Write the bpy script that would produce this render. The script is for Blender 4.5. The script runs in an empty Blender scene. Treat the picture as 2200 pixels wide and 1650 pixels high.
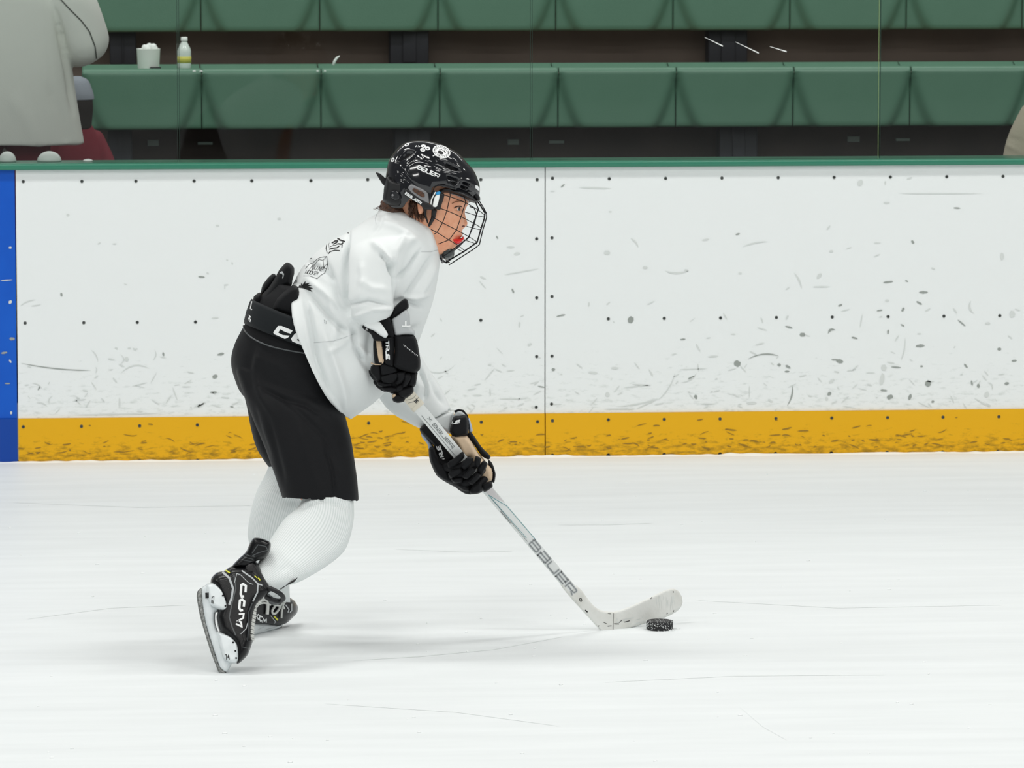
import bpy, bmesh, math, random
import numpy as np
from mathutils import Vector, Matrix, noise
from mathutils.bvhtree import BVHTree
from mathutils.geometry import delaunay_2d_cdt

random.seed(7); np.random.seed(7)
SC = bpy.context.scene
COL = SC.collection

# ------------------------------------------------------------------ camera
FPX = 10650.0                      # focal length for a 2200 px wide frame
CAM_H = 2.2
YAW = math.radians(4.9); PITCH = math.radians(6.1)
Fh = Vector((math.sin(YAW), math.cos(YAW), 0.0))
Rt = Vector((math.cos(YAW), -math.sin(YAW), 0.0))
Uw = Vector((0, 0, 1.0))
CAM = Vector((0, 0, CAM_H)) - Fh * 18.08
Fp = Fh * math.cos(PITCH) - Uw * math.sin(PITCH)
Up = Fh * math.sin(PITCH) + Uw * math.cos(PITCH)
cd = bpy.data.cameras.new('camera'); cam = bpy.data.objects.new('camera', cd); COL.objects.link(cam)
cd.sensor_width = 36.0; cd.lens = 36.0 * FPX / 2200.0
cd.clip_start = 0.5; cd.clip_end = 200
cam.location = CAM
cam.rotation_euler = Matrix((Rt, Up, -Fp)).transposed().to_euler()
cd.dof.use_dof = True; cd.dof.focus_distance = 13.75; cd.dof.aperture_fstop = 16.0
SC.camera = cam
SC.view_settings.view_transform = 'Standard'; SC.view_settings.look = 'None'
SC.view_settings.gamma = 1.0; SC.view_settings.use_curve_mapping = False
SC.view_settings.exposure = -0.40

# ------------------------------------------------------------------ light
wd = bpy.data.worlds.new('arena_air'); SC.world = wd; wd.use_nodes = True
wb = wd.node_tree.nodes['Background']
wb.inputs[0].default_value = (0.97, 0.985, 0.97, 1); wb.inputs[1].default_value = 0.26
def area(name, loc, rot, sx, sy, power, col=(1.0, 0.995, 0.965)):
    l = bpy.data.lights.new(name, 'AREA'); l.shape = 'RECTANGLE'; l.size = sx; l.size_y = sy
    l.energy = power; l.color = col
    o = bpy.data.objects.new(name, l); COL.objects.link(o)
    o.location = loc; o.rotation_euler = rot
    return o
for yy, pw in ((-3.2, 205), (-8.5, 160), (-13.5, 160), (-19.0, 190)):
    for xx in (-9.0, -3.2, 2.6, 8.4):
        area('ceiling_lamp', (xx, yy, 7.5), (0, 0, 0), 2.6, 0.8, pw * 1.05)
area('stand_lamp', (0, 3.0, 6.0), (0, 0, 0), 12.0, 1.0, 250)

# ------------------------------------------------------------------ projection helpers
D0 = 13.75
def ray(px, py): return Fp * FPX + Rt * (px - 1100.0) - Up * (py - 825.0)
def P(px, py, w=0.0):
    """3D point seen at (px, py) lying w metres behind the skater's mid plane"""
    d = ray(px, py); return CAM + d * ((D0 + w) / d.dot(Fh))
def Py(px, py, y):
    d = ray(px, py); return CAM + d * ((y - CAM.y) / d.y)
def Pz(px, py, z=0.0):
    d = ray(px, py); return CAM + d * ((z - CAM.z) / d.z)
def proj(v):
    r = v - CAM; k = FPX / r.dot(Fp)
    return 1100 + r.dot(Rt) * k, 825 - r.dot(Up) * k
_FP = np.array(Fp); _R = np.array(Rt); _U = np.array(Up); _C = np.array(CAM); _FH = np.array(Fh)
def P_np(px, py, w):
    px = np.asarray(px, float); py = np.asarray(py, float); w = np.asarray(w, float)
    d = _FP * FPX + _R * (px - 1100)[..., None] - _U * (py - 825)[..., None]
    return _C + d * ((D0 + w) / (d @ _FH))[..., None]
def proj_np(V):
    r = V - _C; k = FPX / (r @ _FP)
    return 1100 + (r @ _R) * k, 825 - (r @ _U) * k, (r @ _FH) - D0

# ------------------------------------------------------------------ materials
def lin(c):
    c = c / 255.0
    return c / 12.92 if c <= 0.04045 else ((c + 0.055) / 1.055) ** 2.4
def rgb(*c): return tuple(lin(x) for x in c) + (1.0,)
def mat(name, col, rough=0.6, metal=0.0, bump=None, spec=0.5, coat=0.0, var=None, sheen=0.0, sub=0.0):
    m = bpy.data.materials.new(name); m.use_nodes = True
    nt = m.node_tree; b = nt.nodes['Principled BSDF']
    c = rgb(*col)
    b.inputs['Base Color'].default_value = c
    b.inputs['Roughness'].default_value = rough; b.inputs['Metallic'].default_value = metal
    b.inputs['Specular IOR Level'].default_value = spec; b.inputs['Coat Weight'].default_value = coat
    b.inputs['Sheen Weight'].default_value = sheen
    if sub:
        b.inputs['Subsurface Weight'].default_value = sub; b.inputs['Subsurface Radius'].default_value = (0.01, 0.004, 0.002)
        b.inputs['Subsurface Scale'].default_value = 0.5
    tc = nt.nodes.new('ShaderNodeTexCoord')
    if bump:
        sc_, st = bump
        n = nt.nodes.new('ShaderNodeTexNoise'); n.inputs['Scale'].default_value = sc_; n.inputs['Detail'].default_value = 3
        bp = nt.nodes.new('ShaderNodeBump'); bp.inputs['Strength'].default_value = st; bp.inputs['Distance'].default_value = 0.002
        nt.links.new(tc.outputs['Object'], n.inputs['Vector']); nt.links.new(n.outputs['Fac'], bp.inputs['Height'])
        nt.links.new(bp.outputs['Normal'], b.inputs['Normal'])
    if var:
        vs, c2, lo, hi = var
        n2 = nt.nodes.new('ShaderNodeTexNoise'); n2.inputs['Scale'].default_value = vs; n2.inputs['Detail'].default_value = 5
        r = nt.nodes.new('ShaderNodeValToRGB'); r.color_ramp.elements[0].position = lo; r.color_ramp.elements[1].position = hi
        r.color_ramp.elements[0].color = c; r.color_ramp.elements[1].color = rgb(*c2)
        nt.links.new(tc.outputs['Object'], n2.inputs['Vector']); nt.links.new(n2.outputs['Fac'], r.inputs['Fac'])
        nt.links.new(r.outputs['Color'], b.inputs['Base Color'])
    return m
M = {}
M['ice'] = mat('ice', (238, 242, 242), rough=0.5, spec=0.12)
M['snow'] = mat('snow', (240, 243, 243), rough=0.9, bump=(60, 0.8))
M['board'] = mat('board_plastic', (236, 240, 240), rough=0.42, spec=0.3, var=(2.0, (231, 236, 236), .35, .75))
M['blue'] = mat('blue_paint', (4, 84, 192), rough=0.4, spec=0.3, var=(5, (10, 92, 200), .4, .7))
M['blue2'] = mat('blue_kick_paint', (8, 66, 158), rough=0.45, spec=0.3)
M['kick'] = mat('kickplate_yellow', (228, 172, 14), rough=0.45, spec=0.3)
M['scuff'] = mat('rubber_scuff', (152, 158, 154), rough=0.8)
M['scuff2'] = mat('light_scuff', (212, 217, 215), rough=0.8)
M['seam'] = mat('seam_shadow_gap', (26, 40, 36), rough=0.8)
M['screw'] = mat('zinc_screw', (84, 88, 86), rough=0.4, metal=0.5)
M['hole'] = mat('dark_recess', (14, 14, 16), rough=0.9)
M['cap'] = mat('green_cap_rail', (46, 122, 98), rough=0.28, spec=0.5, bump=(40, .1))
M['seat'] = mat('green_seat_plastic', (94, 134, 114), rough=0.36, spec=0.5, bump=(220, .25), var=(3, (88, 127, 107), .35, .7))
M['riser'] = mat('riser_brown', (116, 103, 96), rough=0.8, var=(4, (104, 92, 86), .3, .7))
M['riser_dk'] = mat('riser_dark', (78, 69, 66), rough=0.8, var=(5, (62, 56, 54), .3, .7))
M['tread'] = mat('tread_plywood', (128, 104, 78), rough=0.8)
M['navy'] = mat('navy_support', (26, 28, 38), rough=0.6)
M['plate'] = mat('seat_number_plate', (150, 170, 165), rough=0.4)
M['white'] = mat('white_plastic', (245, 248, 246), rough=0.4)
# kick plate: dirt bands with a shape of their own (horizontal rubbed streaks near the ice)
def dress_board(m, dirt_col, base, zlo, zhi, amt):
    nt = m.node_tree; b = nt.nodes['Principled BSDF']
    tc = nt.nodes.new('ShaderNodeTexCoord')
    mp = nt.nodes.new('ShaderNodeMapping'); mp.inputs['Scale'].default_value = (9, 1, 30)
    n = nt.nodes.new('ShaderNodeTexNoise'); n.inputs['Scale'].default_value = 2.4; n.inputs['Detail'].default_value = 9; n.inputs['Roughness'].default_value = .72
    nt.links.new(tc.outputs['Object'], mp.inputs[0]); nt.links.new(mp.outputs[0], n.inputs['Vector'])
    sx = nt.nodes.new('ShaderNodeSeparateXYZ'); nt.links.new(tc.outputs['Object'], sx.inputs[0])
    mr = nt.nodes.new('ShaderNodeMapRange'); mr.inputs[1].default_value = zhi; mr.inputs[2].default_value = zlo
    mr.inputs[3].default_value = -0.16; mr.inputs[4].default_value = amt
    nt.links.new(sx.outputs['Z'], mr.inputs[0])
    ad = nt.nodes.new('ShaderNodeMath'); ad.operation = 'ADD'; nt.links.new(n.outputs['Fac'], ad.inputs[0]); nt.links.new(mr.outputs[0], ad.inputs[1])
    r = nt.nodes.new('ShaderNodeValToRGB'); r.color_ramp.elements[0].position = .53; r.color_ramp.elements[1].position = .74
    r.color_ramp.elements[0].color = rgb(*base); r.color_ramp.elements[1].color = rgb(*dirt_col)
    nt.links.new(ad.outputs[0], r.inputs['Fac']); nt.links.new(r.outputs['Color'], b.inputs['Base Color'])
dress_board(M['kick'], (146, 112, 22), (228, 172, 14), 0.02, 0.15, 0.09)
dress_board(M['board'], (196, 203, 200), (234, 238, 238), 0.2, 0.55, 0.02)
# ice: faint skate streaks
nt = M['ice'].node_tree; b = nt.nodes['Principled BSDF']
tc = nt.nodes.new('ShaderNodeTexCoord'); mp = nt.nodes.new('ShaderNodeMapping'); mp.inputs['Scale'].default_value = (0.7, 5, 1)
n = nt.nodes.new('ShaderNodeTexNoise'); n.inputs['Scale'].default_value = 2.2; n.inputs['Detail'].default_value = 8
r = nt.nodes.new('ShaderNodeValToRGB'); r.color_ramp.elements[0].position = .3; r.color_ramp.elements[1].position = .7
r.color_ramp.elements[0].color = rgb(223, 227, 228); r.color_ramp.elements[1].color = rgb(230, 234, 235)
nt.links.new(tc.outputs['Object'], mp.inputs[0]); nt.links.new(mp.outputs[0], n.inputs['Vector']); nt.links.new(n.outputs['Fac'], r.inputs['Fac'])
nt.links.new(r.outputs['Color'], b.inputs['Base Color'])
bp = nt.nodes.new('ShaderNodeBump'); bp.inputs['Strength'].default_value = .25; bp.inputs['Distance'].default_value = .003
n3 = nt.nodes.new('ShaderNodeTexNoise'); n3.inputs['Scale'].default_value = 30; nt.links.new(mp.outputs[0], n3.inputs['Vector'])
nt.links.new(n3.outputs['Fac'], bp.inputs['Height']); nt.links.new(bp.outputs['Normal'], b.inputs['Normal'])

# ------------------------------------------------------------------ object helpers
ORI = {}
def tag(o, label=None, cat=None, group=None, kind=None):
    if label: o['label'] = label
    if cat: o['category'] = cat
    if group: o['group'] = group
    if kind: o['kind'] = kind
    return o
def thing(name, loc, label, cat, group=None):
    o = bpy.data.objects.new(name, None); COL.objects.link(o); o.location = loc; o.empty_display_size = .1
    ORI[o.name] = Vector(loc)
    return tag(o, label, cat, group)
def obj(name, verts, faces, mats, parent=None, smooth=True, fmat=None, uvs=None, loc=None):
    """one mesh object from world-space vertices"""
    o0 = ORI[parent.name] if parent is not None else Vector(loc if loc is not None else (0, 0, 0))
    me = bpy.data.meshes.new(name)
    V = np.asarray([tuple(v) for v in verts], float) - np.array(o0)
    me.from_pydata(V.tolist(), [], [tuple(int(i) for i in f) for f in faces])
    if not isinstance(mats, (list, tuple)): mats = [mats]
    for m in mats: me.materials.append(m)
    if fmat is not None: me.polygons.foreach_set('material_index', np.asarray(fmat, np.int32))
    if uvs is not None:
        ul = me.uv_layers.new(name='uv')
        li = np.empty(len(me.loops), np.int32); me.loops.foreach_get('vertex_index', li)
        ul.data.foreach_set('uv', np.asarray(uvs, float)[li].ravel())
    if smooth: me.polygons.foreach_set('use_smooth', np.ones(len(me.polygons), bool))
    me.validate(); me.update()
    o = bpy.data.objects.new(name, me); COL.objects.link(o)
    if parent is not None: o.parent = parent
    else: o.location = o0
    if parent is not None and o.parent.type == 'MESH': pass
    ORI[o.name] = o0
    return o
class MB:
    def __init__(s): s.v = []; s.f = []; s.m = []
    def add(s, vs, fs, mi=0):
        k = len(s.v); s.v += [tuple(v) for v in vs]; s.f += [tuple(i + k for i in f) for f in fs]; s.m += [mi] * len(fs); return s
    def box(s, x0, x1, y0, y1, z0, z1, mi=0, bev=0.0):
        if bev <= 0:
            vs = [(x, y, z) for z in (z0, z1) for y in (y0, y1) for x in (x0, x1)]
            return s.add(vs, [(0, 2, 3, 1), (4, 5, 7, 6), (0, 1, 5, 4), (2, 6, 7, 3), (0, 4, 6, 2), (1, 3, 7, 5)], mi)
        bm = bmesh.new(); bmesh.ops.create_cube(bm, size=1)
        for v in bm.verts: v.co = Vector(((x0 + x1) / 2 + v.co.x * (x1 - x0), (y0 + y1) / 2 + v.co.y * (y1 - y0), (z0 + z1) / 2 + v.co.z * (z1 - z0)))
        bmesh.ops.bevel(bm, geom=bm.edges[:], offset=bev, segments=3, affect='EDGES', profile=.5)
        bm.verts.index_update()
        s.add([v.co[:] for v in bm.verts], [[v.index for v in f.verts] for f in bm.faces], mi); bm.free(); return s
    def tube(s, pts, r, n=8, mi=0, closed=False):
        pts = [Vector(p) for p in pts]; N = len(pts); rs = r if hasattr(r, '__len__') else [r] * N
        vs = []; up = None
        for i, p in enumerate(pts):
            if closed: t = pts[(i + 1) % N] - pts[i - 1]
            else: t = pts[min(i + 1, N - 1)] - pts[max(i - 1, 0)]
            t.normalize()
            if up is None: up = Vector((0, 0, 1)) if abs(t.z) < .9 else Vector((1, 0, 0))
            a = (up - t * up.dot(t)).normalized(); bb = t.cross(a); up = a
            for k in range(n):
                q = 2 * math.pi * k / n; vs.append(p + (a * math.cos(q) + bb * math.sin(q)) * rs[i])
        fs = []
        for i in range(N if closed else N - 1):
            j = (i + 1) % N
            for k in range(n): fs.append((i * n + k, i * n + (k + 1) % n, j * n + (k + 1) % n, j * n + k))
        if not closed: fs += [tuple(range(n))[::-1], tuple((N - 1) * n + k for k in range(n))]
        return s.add(vs, fs, mi)
    def ball(s, c, r, mi=0, nu=16, nv=10, sc=(1, 1, 1)):
        vs = []; fs = []
        for j in range(nv + 1):
            for i in range(nu):
                a = 2 * math.pi * i / nu; b_ = math.pi * j / nv
                vs.append((c[0] + r * sc[0] * math.sin(b_) * math.cos(a), c[1] + r * sc[1] * math.sin(b_) * math.sin(a), c[2] + r * sc[2] * math.cos(b_)))
        for j in range(nv):
            for i in range(nu): fs.append((j * nu + i, j * nu + (i + 1) % nu, (j + 1) * nu + (i + 1) % nu, (j + 1) * nu + i))
        return s.add(vs, fs, mi)
    def build(s, name, mats, parent=None, smooth=False, loc=None): return obj(name, s.v, s.f, mats, parent, smooth, s.m, None, loc)
def smooth_by_angle(o, ang=35):
    me = o.data; me.polygons.foreach_set('use_smooth', np.ones(len(me.polygons), bool))
    bm = bmesh.new(); bm.from_mesh(me)
    for e in bm.edges: e.smooth = len(e.link_faces) == 2 and e.calc_face_angle(0) < math.radians(ang)
    bm.to_mesh(me); bm.free()

# ================================================================== SETTING
MB().add([(-16, -26, 0), (16, -26, 0), (16, 0.05, 0), (-16, .05, 0)], [(0, 1, 2, 3)]).build('floor', M['ice'])['kind'] = 'structure'
zk = Py(1100, 889, 0).z        # top of the kick plate
zc0 = Py(1100, 359.5, 0).z     # bottom of the cap rail
zc1 = Py(1100, 347, -0.02).z   # top of the cap rail
xs = Py(1171, 700, 0).x        # seam between the boards
xb = Py(36, 700, 0).x          # edge of the blue board
XL, XR = -4.2, 4.6
rnd = random.Random(3)
def scuff(mb, px, py, L, wd_, ang, mi, bend=0.0, y=-0.0012):
    """thin rubbed mark lying on the board face; L, wd_ in px"""
    n_ = 7; up_ = []; dn = []
    a = math.radians(ang)
    for i in range(n_):
        t = i / (n_ - 1) - .5
        cx = px + math.cos(a) * L * t - math.sin(a) * bend * (t * t * 4 - 1); cy = py + math.sin(a) * L * t + math.cos(a) * bend * (t * t * 4 - 1)
        h = wd_ * .5 * (1 - (2 * t) ** 2) ** .5 * rnd.uniform(.75, 1.15) + .15
        up_.append(Py(cx + math.sin(a) * h, cy - math.cos(a) * h, y)); dn.append(Py(cx - math.sin(a) * h, cy + math.cos(a) * h, y))
    vs = up_ + dn; fs = [(i, i + n_, i + n_ + 1, i + 1) for i in range(n_ - 1)]
    mb.add(vs, fs, mi)
marks_left = [(146,462,7,5,0,1,0),(213,523,8,3,-30,1,0),(246,524,10,2,0,1,0),(132,633,9,4,80,0,0),(433,595,15,4,5,0,0),(446,587,6,3,20,1,0),(467,485,8,4,0,1,0),
 (486,612,10,2,-5,1,0),(483,617,9,2,90,1,0),(488,559,5,3,20,1,0),(499,566,7,3,80,1,0),(270,611,8,2,20,1,0),(462,683,16,3,-3,1,0),(351,761,9,4,80,0,0),(272,772,10,9,60,1,0),
 (120,788,150,2.2,6,0,-4),(205,795,14,2,90,1,3),(462,809,12,9,-20,0,0),(474,761,16,5,-12,0,0),(459,843,16,4,0,0,0),(290,797,62,2.5,-10,1,12),(258,772,22,2,90,1,8),
 (330,763,24,2,100,1,5),(203,765,30,2,60,1,4),(376,846,30,2,70,1,0),(80,830,26,2,30,1,4),(84,834,10,3,-60,0,0),(202,829,20,2,55,1,0),(250,748,8,3,20,1,0),(278,748,8,3,0,1,0),
 (250,890,190,2,-1,1,0),(430,870,30,3,-20,1,0),(428,872,9,5,-30,0,0),(498,874,8,3,10,0,0),(90,870,26,2,20,1,4),(330,812,26,2,-60,1,0),(110,860,20,2,-70,1,5),(60,651,36,2,-22,1,3),
 (239,772,16,3,10,1,0),(170,860,30,2,-10,1,0),(300,826,34,2,-14,1,0),(257,866,24,3,90,1,0),(400,831,20,2,0,1,0),(560,700,9,3,30,1,0),(600,470,9,4,0,1,0),(565,640,16,2,70,1,0),
 (1068,510,8,3,60,0,0),(1097,531,18,3,0,1,0),(1111,545,14,5,-10,1,0),(1038,597,15,3,25,1,0),(1037,612,22,2,50,1,0),(1102,625,11,4,65,0,0),(1120,584,75,2,-10,1,0),(1116,698,13,4,95,1,0),
 (1138,740,10,5,-20,1,0),(1163,831,16,2.5,10,0,0),(1052,804,36,2,-50,1,0),(1053,843,16,3,85,1,0),(1100,857,60,2,0,1,0),(1026,826,16,2,-10,1,0),(1145,875,9,4,0,1,0),(1052,784,8,3,0,1,0),
 (930,720,12,3,-40,1,0),(905,700,9,3,80,1,0),(950,790,60,2,-14,1,-10)]
marks_right = [(1209,399,11,3,-40,0,0),(1278,404,70,3,2,1,0),(1187,411,10,2,0,1,0),(1311,455,7,3,0,1,0),(1363,522,26,3,50,1,3),(1516,515,16,4,-10,1,0),(1585,503,10,3,-15,0,0),
 (1304,543,14,9,0,1,0),(1386,575,11,6,0,1,0),(1454,582,50,3,0,1,-5),(1475,581,10,5,10,1,0),(1590,587,8,4,0,1,0),(1265,654,11,3,95,1,0),(1307,652,11,3,-40,1,0),(1205,678,20,3,-12,0,0),
 (1355,687,13,15,20,0,0),(1467,729,12,3,-5,0,0),(1522,726,10,2,-10,1,0),(1575,718,12,2,0,1,0),(1500,747,20,3,60,1,0),(1448,761,12,2,-10,1,0),(1532,766,24,3,-4,1,0),(1584,781,15,14,30,0,0),
 (1321,791,17,5,0,1,0),(1274,801,21,5,5,1,0),(1189,794,8,6,0,0,0),(1490,793,60,2,-2,1,0),(1500,790,18,2,85,1,0),(1370,830,60,2,-6,1,0),(1432,830,70,2,-58,1,-6),(1480,812,40,2.4,-32,1,-5),(1485,811,16,3,-25,0,0),
 (1305,848,10,9,-20,1,0),(1495,853,10,7,70,0,0),(1370,865,90,2,-11,1,-3),(1390,868,50,2,-25,1,0),(1330,879,66,2.4,0,1,0),(1520,868,34,2,0,1,0),(1378,827,40,2,4,1,0),(1240,844,12,2,30,1,0),
 (1780,489,12,3,-50,1,0),(1786,540,9,5,0,1,0),(1695,384,0.1,1,0,1,0),(1848,393,12,13,40,1,0),(1902,393,9,3,90,1,0),(1954,383,12,3,-15,1,0),(2020,416,180,1.6,0,1,0),(1905,436,14,4,0,1,0),(2056,447,15,3,3,0,0),
 (1622,525,56,2.4,-12,1,3),(1961,520,9,5,50,0,0),(1824,533,12,2,-20,1,0),(1885,522,16,2,0,1,0),(1884,549,16,2,-25,1,0),(2153,551,9,14,0,1,0),(2005,577,10,3,20,1,0),(1714,603,38,3,65,1,3),(1760,593,14,7,-50,1,0),
 (1765,616,38,2.6,0,1,0),(1692,620,10,3,-30,1,0),(1908,606,22,4,-7,0,0),(1948,604,7,3,20,0,0),(1984,628,20,5,0,0,0),(1805,656,10,4,-20,0,0),(1906,646,9,5,0,1,0),(1975,651,14,4,30,0,0),(1940,665,10,5,-60,0,0),
 (1890,667,13,3,-10,0,0),(1691,682,11,4,-60,1,0),(1695,703,17,4,15,0,0),(1724,719,12,9,0,0,0),(1787,713,18,5,-25,0,5),(1836,726,14,4,15,0,0),(1908,713,10,4,95,0,0),(1939,699,10,3,30,0,0),(1637,688,14,3,70,1,0),
 (2090,660,30,4,75,1,-7),(2066,694,22,3,40,0,0),(2122,695,12,5,0,1,0),(2175,675,12,15,0,1,0),(1975,717,10,2,0,1,0),(1977,743,20,6,-4,0,0),(2147,750,9,7,0,0,0),(1632,739,20,3,-14,1,0),(1640,768,66,2.6,-6,0,7),
 (1674,784,8,7,0,0,0),(1693,788,13,5,30,0,0),(1691,798,11,4,0,0,0),(1804,776,16,9,10,0,0),(1793,773,14,3,0,0,0),(2075,786,12,4,50,0,0),(2179,775,12,4,-5,0,0),(1925,789,22,3,4,0,0),(1980,787,6,4,0,0,0),(1899,790,12,14,0,1,0),
 (1994,824,13,14,30,0,0),(2088,823,12,4,80,0,0),(2102,829,9,6,80,0,0),(2127,830,18,3,60,1,5),(2163,824,10,6,-10,0,0),(1787,819,15,6,-35,1,0),(1782,846,10,7,-40,0,0),(1899,839,15,5,5,0,0),(1912,853,14,10,-20,0,0),
 (1955,853,14,6,-70,0,0),(2004,863,7,5,-20,0,0),(1697,850,44,3,105,0,4),(1740,851,9,3,10,1,0),(1985,870,30,2,25,1,0),(2046,858,18,3,65,1,0),(2110,865,40,2.4,30,1,0),(1776,857,8,6,60,1,0),(1615,866,22,5,0,1,0),
 (1655,861,12,4,30,1,0),(1610,842,26,2,90,1,0),(1825,875,30,2,10,1,0),(1895,815,10,26,10,1,0),(2120,848,10,12,30,1,0),(1870,801,20,2,0,1,0),(1940,750,50,2,100,1,3),(1850,690,30,2,100,1,0)]
def faint(nm, x0, x1):
    out = []
    r2 = random.Random(nm)
    for _ in range(80):
        x = r2.uniform(x0, x1); y = 885 - abs(r2.gauss(0, 95))
        if y > 420: out.append((x, y, r2.uniform(4, 22), r2.uniform(1.2, 3), r2.uniform(-60, 60), 1, 0))
    return out
def kick_marks(mb, x0, x1, nm):
    r2 = random.Random(nm)
    for _ in range(int((x1 - x0) / 12)):
        x = r2.uniform(x0, x1); y = 968 - abs(r2.gauss(0, 26)); y = max(y, 905)
        scuff(mb, x, y - (x - 1100) * .009, r2.uniform(5, 26), r2.uniform(1, 3), r2.uniform(-25, 25), 3, r2.uniform(-2, 2), y=-.0092)
M['kickdirt'] = mat('kick_rub_mark', (150, 116, 34), rough=.8)
def board(nm, x0, x1, m, mk, marks, label, screws, cat='boards', px=None):
    t = thing('dasher_board', ((x0 + x1) / 2, 0, 0), label, 'rink board')
    mb = MB(); mb.box(x0 + .0020, x1 - .0020, 0, .045, zk + .0005, zc0 - .0005, 0)
    for q in marks: scuff(mb, *q[:5], 1 + q[5], q[6])
    mb.build('facing', [m, M['scuff'], M['scuff2']], t)
    mb = MB(); mb.box(x0 + .0020, x1 - .0020, -.008, .04, .0005, zk, 0)
    if px: kick_marks(mb, px[0], px[1], nm)
    mb.build('kickplate', [mk, M['scuff'], M['scuff2'], M['kickdirt']], t)
    for (sx_, sy_, big) in screws:
        y_ = -.008 if sy_ > 893 - (sx_ - 1100) * .009 else 0.0
        c = Py(sx_, sy_, y_); r_ = .0062 if not big else .0075
        s = MB(); vs = []; N = 14
        for rr, yy in ((r_ * 1.0, 0), (r_ * .8, -.0022), (r_ * .35, -.0024), (r_ * .3, -.0008)):
            for k in range(N): vs.append((c.x + rr * math.cos(k * 6.2832 / N), c.y + yy, c.z + rr * math.sin(k * 6.2832 / N)))
        fs = [(a * N + k, a * N + (k + 1) % N, a * N + N + (k + 1) % N, a * N + N + k) for a in range(3) for k in range(N)]; fs.append(tuple(3 * N + k for k in range(N)))
        s.add(vs, fs, 0); s.m[-1] = 1
        s.build('screw', [M['screw'] if not big else M['hole'], M['hole']], t)
    return t
sl = [(x, 390 - (x - 50) * .003, 0) for x in (50, 176, 292, 417, 541, 668)] + [(x, 386, 0) for x in (790, 1033)] + [(x, 694 - (x - 50) * .006, 0) for x in (54, 180, 295, 420)] + [(1033, 688, 0), (912, 689, 0)]
sl += [(1154, 386, 0), (1153, 513, 0), (1153, 640, 0), (1153, 766, 0), (1152, 875, 0), (1155, 906, 0), (1034, 907, 0), (50, 917, 0), (175, 916, 0), (300, 915, 0), (424, 913, 0), (792, 909, 0), (300, 991, 1), (424, 990, 1)]
sr = [(1187, 383, 0), (1186, 511, 0), (1186, 637, 0), (1186, 765, 0), (1185, 868, 0), (1187, 904, 0), (1187, 979, 1)]
sr += [(x, 384 - (x - 1309) * .006, 0) for x in (1309, 1430, 1551, 1672, 1792, 1913, 2034, 2155)]
sr += [(x, 685 - (x - 1307) * .008, 0) for x in (1307, 1427, 1548, 1668, 1788, 1908, 2028, 2148)]
sr += [(x, 902 - (x - 1307) * .008, 0) for x in (1307, 1427, 1547, 1667, 1787, 1907, 2026, 2146)] + [(x, 978.5 - (x - 1307) * .0095, 1) for x in (1307, 1427, 1547, 1666, 1786, 1906, 2025, 2144)]
marks_blue = [(22,532,7,4,0,1,0),(14,602,26,2,-4,1,0),(22,649,7,8,30,1,0),(26,728,12,7,0,0,0),(9,758,14,4,-10,0,0),(22,776,8,4,60,1,0),(16,824,12,3,0,0,0),(24,887,7,4,90,1,0)]
board('far', XL, xb - .305, M['board'], M['kick'], [], 'white rink board beyond the blue stripe, outside the left edge of the photo', [])
board('bl', xb - .305, xb, M['blue'], M['blue2'], marks_blue, 'blue painted board section at the far left edge of the rink wall', [])
board('wl', xb, xs, M['board'], M['kick'], marks_left + faint('a', 45, 1165), 'white rink board with yellow kickplate behind the skater, left of the vertical seam', sl, px=(42, 1168))
board('wr', xs, XR, M['board'], M['kick'], marks_right + faint('b', 1180, 2195), 'scuffed white rink board with yellow kickplate right of the vertical seam', sr, px=(1175, 2200))
seam_shade_strip = MB().box(xs - .02, xs + .02, .0455, .05, .0005, zc0 - .001).build('trim_seam_shade', M['seam']); seam_shade_strip['kind'] = 'structure'  # dark strip added behind the open seam so the gap reads as shade
# cap rail
mb = MB(); mb.box(XL, XR, -.022, .20, zc0, zc1, 0, bev=.006)
cr = mb.build('cap_rail', M['cap'], smooth=True, loc=(0, 0, 0)); smooth_by_angle(cr, 50)
tag(cr, 'green cap rail running along the top of the boards under the glass', 'rail')
# snow ridge along the foot of the boards
vs = []; fs = []; N = 900; prof = [(-.062, -.004), (-.047, .002), (-.032, .006), (-.021, .008), (-.0135, .006)]
for i in range(N):
    x = XL + (XR - XL) * i / (N - 1)
    a = .55 + 1.3 * noise.noise(Vector((x * 4.0, 0, 0))) + .8 * noise.noise(Vector((x * 23.0, 5, 0))); a = max(a, .15) * .7
    for j, (y, z) in enumerate(prof):
        vs.append((x, y * (1.0 + .4 * noise.noise(Vector((x * 6, 9, 0)))), z * a if z > 0 else z))
for i in range(N - 1):
    for j in range(4): fs.append((i * 5 + j, i * 5 + 5 + j, i * 5 + 6 + j, i * 5 + 1 + j))
sn = obj('snow_ridge', vs, fs, M['snow'], smooth=True); tag(sn, 'thin ragged ridge of shaved snow where the ice meets the boards', 'snow', kind='stuff')
# loose ice shavings
mb = MB(); r2 = random.Random(11)
for _ in range(110):
    p = Pz(r2.uniform(20, 2190), r2.uniform(1000, 1640)); s_ = r2.uniform(.0015, .0035)
    mb.ball((p.x, p.y, p.z + s_ * .3), s_, 0, 6, 4, (r2.uniform(.8, 2.2), r2.uniform(.8, 1.4), .7))
tag(mb.build('ice_shavings', M['snow'], smooth=True), 'fine loose ice shavings scattered over the rink surface', 'ice shavings', kind='stuff')
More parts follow.
